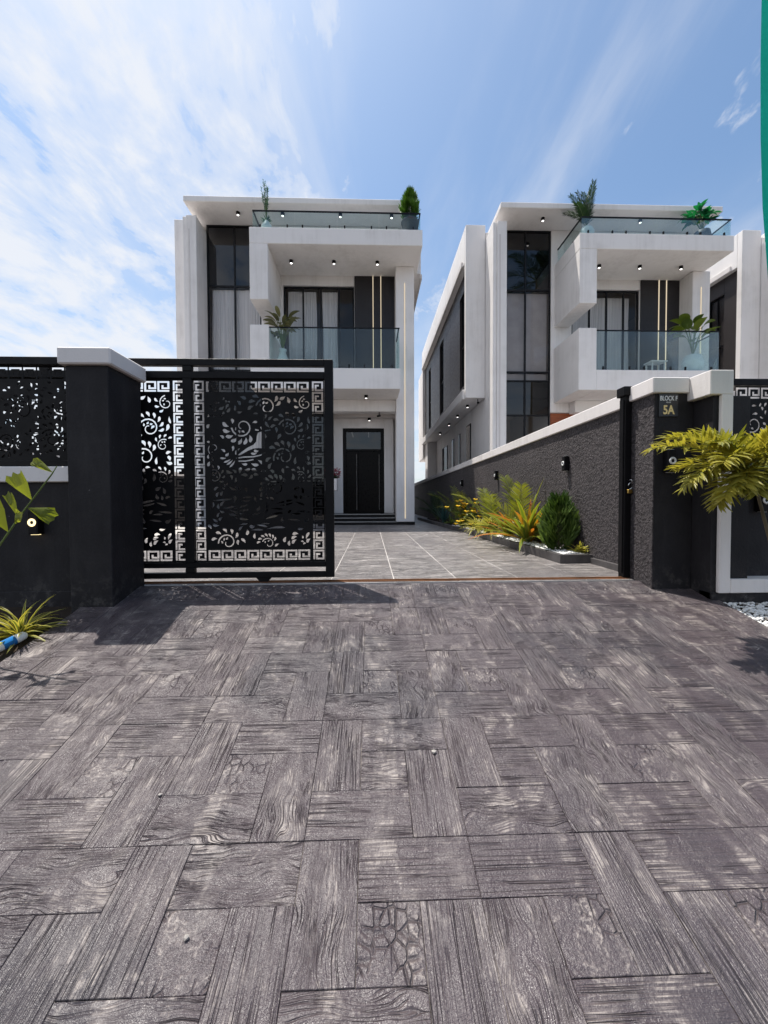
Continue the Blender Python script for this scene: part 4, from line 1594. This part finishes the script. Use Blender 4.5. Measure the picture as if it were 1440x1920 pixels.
# planting bed along the wall
e = empty('cypress_shrub', (2.62, 5.42, 0.09), 'dense green flame shaped cypress at the near end of the planting bed', 'shrub')
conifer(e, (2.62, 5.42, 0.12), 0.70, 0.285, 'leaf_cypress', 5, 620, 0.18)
tuft('variegated_plant', 'small pale variegated plant at the foot of the cypress', (2.76, 5.14, 0.10), 26, 0.22, 0.045, 'leaf_spider', 8, (20, 75), (0.4, 1.2), rnd=0.2)
tuft('cordyline', 'large strap leaved plant with orange and green leaves beside the cypress', (2.60, 6.45, 0.10), 62, 1.05, 0.085, 'leaf_cordyline', 21, (24, 86), (0.3, 1.25))
tuft('cordyline', 'yellow green strap leaved plant behind the orange leaved one', (2.60, 7.45, 0.10), 32, 0.75, 0.070, 'leaf_cordyline', 24, (28, 84), (0.5, 1.3))
palm_plant('areca_palm', 'feathery young palm against the rough wall, tallest in the bed', (2.70, 7.05, 0.10),
           [(100, 78, 1.30, 0.7), (250, 74, 1.15, 0.8), (185, 66, 1.0, 0.9)], 'leaf_palm', 31, 30, 0.28, 0.026)
palm_plant('areca_palm', 'feathery young palm arching left over the pebbles', (2.66, 8.60, 0.10),
           [(175, 66, 1.2, 1.0), (250, 70, 1.05, 0.9), (95, 75, 1.15, 0.8)], 'leaf_palm', 33, 28, 0.28, 0.026)
tuft('spider_plant', 'yellow striped grassy clump at the kerb of the planting bed', (2.54, 8.30, 0.10), 80, 0.62, 0.045, 'leaf_spider', 41, (25, 85), (0.9, 1.9))
tuft('spider_plant', 'smaller yellow striped clump beyond the orange leaved plant', (2.52, 9.25, 0.10), 60, 0.55, 0.045, 'leaf_spider', 42, (25, 85), (0.9, 1.9))

e = empty('flowering_shrub', (2.58, 10.6, 0.09), 'leafy shrub covered in yellow flowers in the planting bed', 'shrub')
rg = random.Random(55)
g, st = G(), G()
tips = []
for k in range(46):
    a, q = rv(rg, 0, 6.28), rv(rg, 0.35, 1.45)
    d = Vector((math.cos(a) * math.cos(q), math.sin(a) * math.cos(q), math.sin(q)))
    ln = rv(rg, 0.45, 0.95) * (0.7 + 0.3 * math.sin(q))
    b = Vector((2.58, 10.6, 0.09))
    pts = [b + d * ln * s_ + Vector((0, 0, -0.10 * s_ * s_)) for s_ in (0, 0.35, 0.7, 1.0)]
    st.tube(pts, [0.008, 0.006, 0.005, 0.003], 4)
    tips.append(pts[-1])
    for m_ in range(22):
        s_ = rv(rg, 0.25, 1.0)
        p = b + d * ln * s_ + Vector((rv(rg, -0.05, 0.05), rv(rg, -0.05, 0.05), -0.10 * s_ * s_ + rv(rg, -0.04, 0.04)))
        dv = Vector((rv(rg, -1, 1), rv(rg, -1, 1), rv(rg, -0.2, 0.9)))
        broad(g, p, dv, rv(rg, 0.06, 0.10), rv(rg, 0.03, 0.045), rg, 0.4, 2)
st.build('stems', 'trunk', e)
g.build('leaves', 'leaf_green', e, True)
rg.shuffle(tips)
for p in sorted(tips, key=lambda q: q.y - 0.3 * q.z)[:30]:
    g = G()
    for k in range(7):
        a = 2 * math.pi * k / 7
        g.blade(p, (math.cos(a), math.sin(a) - 0.5, 0.45), 0.085, 0.065, 0.5, 2, None, lambda x: 0.4 + 0.7 * math.sin(math.pi * (0.15 + 0.75 * x)), 0.2)
    g.lathe(p + Vector((0, -0.01, 0.0)), [(0.016, -0.01), (0.020, 0.01), (0.010, 0.022)], 7)
    g.build('flower', 'yellow_petal', e)
palm_plant('areca_palm', 'young palm behind the yellow flowering shrub', (2.68, 11.6, 0.10),
           [(100, 75, 1.35, 0.8), (190, 62, 1.4, 1.0), (255, 66, 1.3, 0.9), (220, 50, 1.2, 1.1), (160, 70, 1.2, 0.8)], 'leaf_palm', 35, 24, 0.26, 0.022)
tuft('agave', 'blue grey agave in the shaded end of the planting bed', (2.45, 13.2, 0.10), 16, 0.85, 0.10, 'leaf_blue', 44, (45, 86), (-0.1, 0.3), shape=lambda x: (1 - x) ** 0.8 * 0.9 + 0.05)
palm_plant('areca_palm', 'dark young palm at the shaded far end of the planting bed', (2.5, 14.6, 0.10),
           [(100, 70, 1.4, 0.9), (190, 60, 1.5, 1.1), (255, 62, 1.4, 1.0), (330, 60, 1.3, 1.0), (215, 45, 1.2, 1.2)], 'leaf_dark', 36, 24, 0.28, 0.026)
tuft('spider_plant', 'low shaded grassy clump near the agave', (2.5, 12.3, 0.10), 40, 0.42, 0.028, 'leaf_green', 46, (25, 85), (0.9, 1.9))

# palm at the right edge, in front of the white framed wall
palm_plant('foreground_palm', 'yellow green feathery palm in front of the white framed wall', (3.30, 2.95, -0.26),
           [(184, 26, 0.86, 0.75), (196, 12, 0.66, 1.0), (176, 40, 0.70, 0.9), (206, -4, 0.50, 1.0), (222, 8, 0.42, 1.3), (20, 38, 0.85, 0.9), (330, 20, 0.7, 0.8), (255, 30, 0.42, 1.3), (95, 55, 0.6, 0.8), (160, 20, 0.5, 0.8), (290, 45, 0.5, 1.2), (190, -25, 0.40, 0.7), (178, 8, 0.55, 1.1), (232, -10, 0.35, 1.0), (200, 50, 0.5, 1.3), (210, 28, 0.55, 1.2), (345, 30, 0.9, 0.9), (8, 12, 0.8, 0.8), (260, 60, 0.5, 1.5)],
           'leaf_palm_yellow', 61, 36, 0.165, 0.025, (2.90, 2.92, 1.02), 0.75, (0.016, 0.010), 0.008)

# fishtail palm sprig on the left
e = empty('fishtail_palm', (-2.72, 2.82, -0.30), 'young palm sprig with fishtail shaped leaves before the left wall', 'plant')
g, st = G(), G()
P0 = [Vector(q) for q in ((-2.74, 2.82, -0.30), (-2.72, 2.82, 0.20), (-2.60, 2.80, 0.46), (-2.40, 2.80, 0.74), (-2.20, 2.80, 1.00), (-2.165, 2.80, 1.055))]
st.tube(P0, [0.010, 0.009, 0.007, 0.006, 0.0045, 0.003], 7)
st.build('stem', 'green_stem', e, True)


def fishtail(p, tip, wd, rn, rg):
    p, tip = Vector(p), Vector(tip)
    ax = (tip - p)
    ln = ax.length
    ax.normalize()
    sd = ax.cross(Vector((0, -1, 0.25))).normalized()
    nz = sd.cross(ax)
    n = 6
    vs = [p]
    at = [(0, 0, rn)]
    for k in range(n + 1):
        u = (k / n - 0.5) * 2
        jag = 1.0 - 0.10 * abs(u) + rv(rg, -0.09, 0.06)
        vs.append(p + ax * ln * 0.55 + sd * wd * u * 0.40 + nz * 0.015 * (1 - u * u))
        vs.append(p + ax * ln * jag + sd * wd * u * 0.55 + nz * 0.02 * (abs(u) - 0.5))
        at += [(0.5, u, rn), (1, u, rn)]
    fs = []
    for k in range(n):
        a = 1 + 2 * k
        fs += [(0, a, a + 2), (a, a + 1, a + 3, a + 2)]
    g.add(vs, fs, at)


rg = random.Random(8)
fishtail((-2.335, 2.80, 0.82), (-2.43, 2.76, 1.01), 0.11, 0.5, rg)
fishtail((-2.50, 2.80, 0.60), (-2.63, 2.78, 0.84), 0.15, 0.3, rg)
fishtail((-2.46, 2.80, 0.66), (-2.36, 2.74, 0.74), 0.09, 0.8, rg)
fishtail((-2.37, 2.80, 0.77), (-2.20, 2.83, 0.70), 0.11, 0.1, rg)
fishtail((-2.19, 2.80, 1.01), (-2.33, 2.80, 1.10), 0.06, 0.6, rg)
fishtail((-2.56, 2.80, 0.52), (-2.76, 2.75, 0.62), 0.11, 0.9, rg)
fishtail((-2.43, 2.80, 0.70), (-2.50, 2.80, 0.88), 0.06, 0.4, rg)
g.build('leaves', 'leaf_fishtail', e)

e = tuft('spider_plant', 'yellow striped spider plant at the left edge beside the ramp', (-2.66, 3.05, -0.23), 80, 0.40, 0.024, 'leaf_spider', 71, (20, 85), (0.8, 1.9))
e = empty('plastic_bottle', (-2.60, 2.86, -0.24), 'discarded white plastic bottle with a blue label by the spider plant', 'bottle')
ax = Vector((0.10, 0.26, 0.07)).normalized()
b0 = Vector((-2.635, 2.76, -0.225))


def along(prof):
    g = G()
    a = ax.cross(Vector((0, 0, 1))).normalized()
    c = ax.cross(a)
    n = 14
    vs, fs = [], []
    for s_, r_ in prof:
        for k in range(n):
            q = 2 * math.pi * k / n
            vs.append(b0 + ax * s_ + (a * math.cos(q) + c * math.sin(q)) * r_)
    for i in range(len(prof) - 1):
        for k in range(n):
            fs.append((i * n + k, i * n + (k + 1) % n, (i + 1) * n + (k + 1) % n, (i + 1) * n + k))
    fs.append(tuple(range(n)))
    fs.append(tuple((len(prof) - 1) * n + k for k in range(n)))
    g.add(vs, fs)
    return g


along([(-0.03, 0.014), (0.0, 0.015), (0.05, 0.030), (0.085, 0.033), (0.19, 0.033), (0.225, 0.030), (0.24, 0.018)]).build('body', 'white_plastic', e, True)
along([(0.088, 0.0342), (0.165, 0.0342)]).build('label', 'blue_label', e, True)

# stone chips left lying on the ramp
for lab, (x, y_), r_ in (('pale stone chip on the middle of the ramp', (0.305, 1.926), 0.013), ('angular stone chip low on the left of the ramp', (-0.603, 1.26), 0.010), ('small stone chip on the left of the ramp', (-0.94, 1.744), 0.009)):
    bm = bmesh.new()
    bmesh.ops.create_icosphere(bm, subdivisions=1, radius=r_)
    for v in bm.verts:
        v.co *= rv(rng, 0.7, 1.2)
        v.co.z *= 0.7
    me = bpy.data.meshes.new('stone_chip')
    bm.to_mesh(me)
    bm.free()
    me.materials.append(MATS['stone_chip'])
    o = link(bpy.data.objects.new('stone_chip', me), None, (x, y_, ramp_z(y_) + r_ * 0.55))
    tag(o, lab, 'stone')

# ------------------------------------------------------------------ potted plants on the villas
# twiggy grass in a pale vase, roof terrace of the middle villa
c = (-3.28, 12.92, 9.362)
e = empty('potted_grass', c, 'thin twiggy plant in a pale vase on the terrace of the middle villa', 'potted plant')
pot('vase', c, [(0.13, 0.0), (0.17, 0.10), (0.16, 0.24), (0.09, 0.34), (0.08, 0.38)], 'white_ceramic', e)
g, st = G(), G()
rg = random.Random(91)
for k in range(11):
    a, tl = rv(rg, 0, 6.28), rv(rg, 0.02, 0.16)
    b = Vector(c) + Vector((0, 0, 0.36))
    tp = b + Vector((math.cos(a) * tl, math.sin(a) * tl, rv(rg, 0.75, 1.25)))
    st.tube([b, b.lerp(tp, 0.5) + Vector((0, 0, 0.02)), tp], [0.008, 0.006, 0.003], 4)
    for m_ in range(26):
        p = b.lerp(tp, rv(rg, 0.35, 1.0))
        g.blade(p, (rv(rg, -1, 1), rv(rg, -1, 1), rv(rg, 0.1, 1)), rv(rg, 0.05, 0.09), 0.022, 0.3, 2)
for k in range(40):
    b = Vector(c) + Vector((0, 0, 0.36))
    g.blade(b, (rv(rg, -1, 1), rv(rg, -1, 1), rv(rg, 0.2, 1)), rv(rg, 0.12, 0.25), 0.03, 0.6, 3)
st.build('stems', 'green_stem', e)
g.build('leaves', 'leaf_teal', e, True)

c = (1.30, 12.95, 9.362)
e = empty('potted_conifer', c, 'bright green conifer in a dark grey pot on the terrace of the middle villa', 'potted plant')
pot('pot', c, [(0.21, 0.0), (0.27, 0.40), (0.29, 0.41), (0.29, 0.46), (0.25, 0.46), (0.24, 0.42)], 'grey_pot', e)
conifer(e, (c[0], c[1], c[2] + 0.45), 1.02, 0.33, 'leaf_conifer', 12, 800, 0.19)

c = (7.12, 12.98, 9.362)
palm_pot = palm_plant('potted_palm', 'dark feathery palm in a white pot on the terrace of the right villa', (c[0], c[1], c[2] + 0.38),
           [(150, 66, 1.0, 1.0), (190, 74, 1.15, 0.8), (90, 84, 1.35, 0.2), (30, 86, 1.30, 0.25), (270, 80, 1.25, 0.4), (330, 84, 1.2, 0.3), (215, 60, 0.85, 1.0), (60, 72, 0.9, 0.4), (180, 84, 1.2, 0.5)], 'leaf_dark', 95, 28, 0.22, 0.032)
pot('pot', c, [(0.16, 0.0), (0.23, 0.12), (0.24, 0.25), (0.18, 0.37), (0.16, 0.39)], 'white_ceramic', palm_pot)

c = (11.02, 12.98, 9.362)
e = empty('potted_plant', c, 'emerald leafy plant in a dark pot at the corner of the right terrace', 'potted plant')
pot('pot', c, [(0.19, 0.0), (0.25, 0.18), (0.22, 0.34), (0.17, 0.36)], 'grey_pot', e)
g, st = G(), G()
rg = random.Random(97)
for k in range(13):
    a = rv(rg, 0, 6.28)
    b = Vector(c) + Vector((0, 0, 0.34))
    tp = b + Vector((math.cos(a) * 0.25 - 0.12, math.sin(a) * 0.22, rv(rg, 0.2, 0.78)))
    st.tube([b, b.lerp(tp, 0.6) + Vector((0, 0, 0.08)), tp], 0.010, 5)
    for m_ in range(7):
        broad(g, tp + Vector((rv(rg, -0.06, 0.06), rv(rg, -0.06, 0.06), rv(rg, -0.05, 0.05))), (math.cos(a) + rv(rg, -0.9, 0.9), math.sin(a) + rv(rg, -0.9, 0.9), rv(rg, -0.1, 1.1)), rv(rg, 0.22, 0.36), rv(rg, 0.09, 0.15), rg, 0.9)
st.build('stems', 'green_stem', e)
g.build('leaves', 'leaf_emerald', e, True)


def leafy_pot(label, c, prof, leaf, seed, h, n, ll, wl, spread):
    e = empty('potted_plant', c, label, 'potted plant')
    pot('pot', c, prof, 'white_ceramic', e)
    g, st = G(), G()
    rg = random.Random(seed)
    top = prof[-1][1]
    for k in range(n):
        a = 2 * math.pi * k / n * 2.4
        b = Vector(c) + Vector((0, 0, top - 0.02))
        tp = b + Vector((math.cos(a) * spread * rv(rg, 0.5, 1), math.sin(a) * spread * rv(rg, 0.4, 0.8), h * rv(rg, 0.45, 1.0)))
        st.tube([b, b.lerp(tp, 0.55) + Vector((0, 0, 0.10)), tp], [0.012, 0.010, 0.007], 5)
        broad(g, tp, (math.cos(a), math.sin(a), rv(rg, 0.2, 1.5)), ll * rv(rg, 0.8, 1.15), wl * rv(rg, 0.85, 1.1), rg, 1.1)
    st.build('stems', 'green_stem', e)
    g.build('leaves', leaf, e, True)
    return e


leafy_pot('olive leaved plant in a pale vase on the balcony of the middle villa', (-2.83, 12.98, 5.032), [(0.14, 0.0), (0.22, 0.10), (0.24, 0.28), (0.15, 0.46), (0.10, 0.60), (0.13, 0.70)], 'leaf_olive', 101, 1.05, 30, 0.46, 0.15, 0.26)
leafy_pot('broad leaved green plant in a white pot on the balcony of the right villa', (10.78, 13.0, 5.032), [(0.20, 0.0), (0.30, 0.16), (0.32, 0.38), (0.24, 0.60), (0.20, 0.62)], 'leaf_green', 105, 1.05, 17, 0.52, 0.30, 0.34)

# low side table on the right balcony
e = empty('side_table', (9.55, 13.05, 5.032), 'small pale side table behind the glass of the right balcony', 'table')
box('table_top', 9.28, 9.82, 12.85, 13.25, 5.40, 5.44, 'white_coping', e, 0.005)
for x in (9.32, 9.74):
    for y_ in (12.89, 13.17):
        box('leg', x, x + 0.04, y_, y_ + 0.04, 5.032, 5.3995, 'white_coping', e, 0.003)

# flower box by the front door
e = empty('flower_box', (-1.4, 14.0, 1.2), 'white wall planter of red flowers beside the front door', 'planter')
g = G()
g.box(-1.62, -1.19, 13.80, 14.199, 1.20, 1.62)
g.build('box', 'white_coping', e, bevel=0.01)
g = G()
rg = random.Random(77)
for k in range(90):
    p = (rv(rg, -1.58, -1.22), rv(rg, 13.83, 14.17), 1.62)
    broad(g, p, (rv(rg, -1, 1), rv(rg, -1, 1), rv(rg, 0.3, 1.2)), rv(rg, 0.12, 0.25), 0.04, rg, 0.8, 3)
g.build('leaves', 'leaf_dark', e, True)
g = G()
for k in range(150):
    p = (rv(rg, -1.62, -1.10), rv(rg, 13.80, 14.17), rv(rg, 1.66, 1.98))
    for q in range(4):
        broad(g, p, (rv(rg, -1, 1), rv(rg, -1, 1), rv(rg, -0.3, 1)), 0.06, 0.05, rg, 0.4, 2)
g.build('flowers', 'red_petal', e, True)

# ------------------------------------------------------------------ feather flag at the right edge
e = empty('feather_flag', (3.16, 2.60, -0.36), 'tall teal feather flag at the right edge of the photo', 'flag')
g = G()
pp = [(3.16, 2.60, -0.36), (3.16, 2.60, 2.0), (3.155, 2.60, 3.6), (3.12, 2.60, 4.6), (3.02, 2.60, 5.0), (2.84, 2.60, 5.18)]
g.tube(pp, [0.016, 0.014, 0.011, 0.008, 0.006, 0.005], 8)
g.build('pole', 'steel', e, True)
g = G()
edge = [(2.69, 2.10), (2.665, 2.30), (2.62, 2.75), (2.597, 3.2), (2.586, 3.7), (2.585, 4.2), (2.62, 4.7), (2.74, 5.05), (2.84, 5.17)]
polex = [(3.152, 1.85), (3.152, 2.1), (3.150, 2.6), (3.147, 3.1), (3.143, 3.6), (3.12, 4.2), (3.10, 4.6), (3.01, 4.98), (2.86, 5.17)]
vs, fs = [], []
n = 12
for (xa, za), (xb, zb) in zip(edge, polex):
    for k in range(n + 1):
        q = k / n
        x, z = xa + (xb - xa) * q, za + (zb - za) * q
        vs.append((x, 2.60 + 0.035 * math.sin(q * math.pi) * math.sin(z * 1.7), z))
for j in range(len(edge) - 1):
    for k in range(n):
        a = j * (n + 1) + k
        fs.append((a, a + 1, a + n + 2, a + n + 1))
g.add(vs, fs)
g.build('banner', 'flag_cloth', e, True)

# ------------------------------------------------------------------ palm across the street, mirrored in the window of the right villa
palm_plant('coconut_palm', 'tall coconut palm mirrored in the tall window of the right villa', (13.6, -4.0, -1.45),
           [(k * 36 + (k % 3) * 9, 35 + 22 * ((k * 7) % 5) / 4 - (k % 2) * 40, 3.3, 1.4) for k in range(11)], 'leaf_dark', 131, 34, 0.75, 0.07, (13.9, -4.2, 19.2), 0.15, (0.22, 0.13), 0.045)
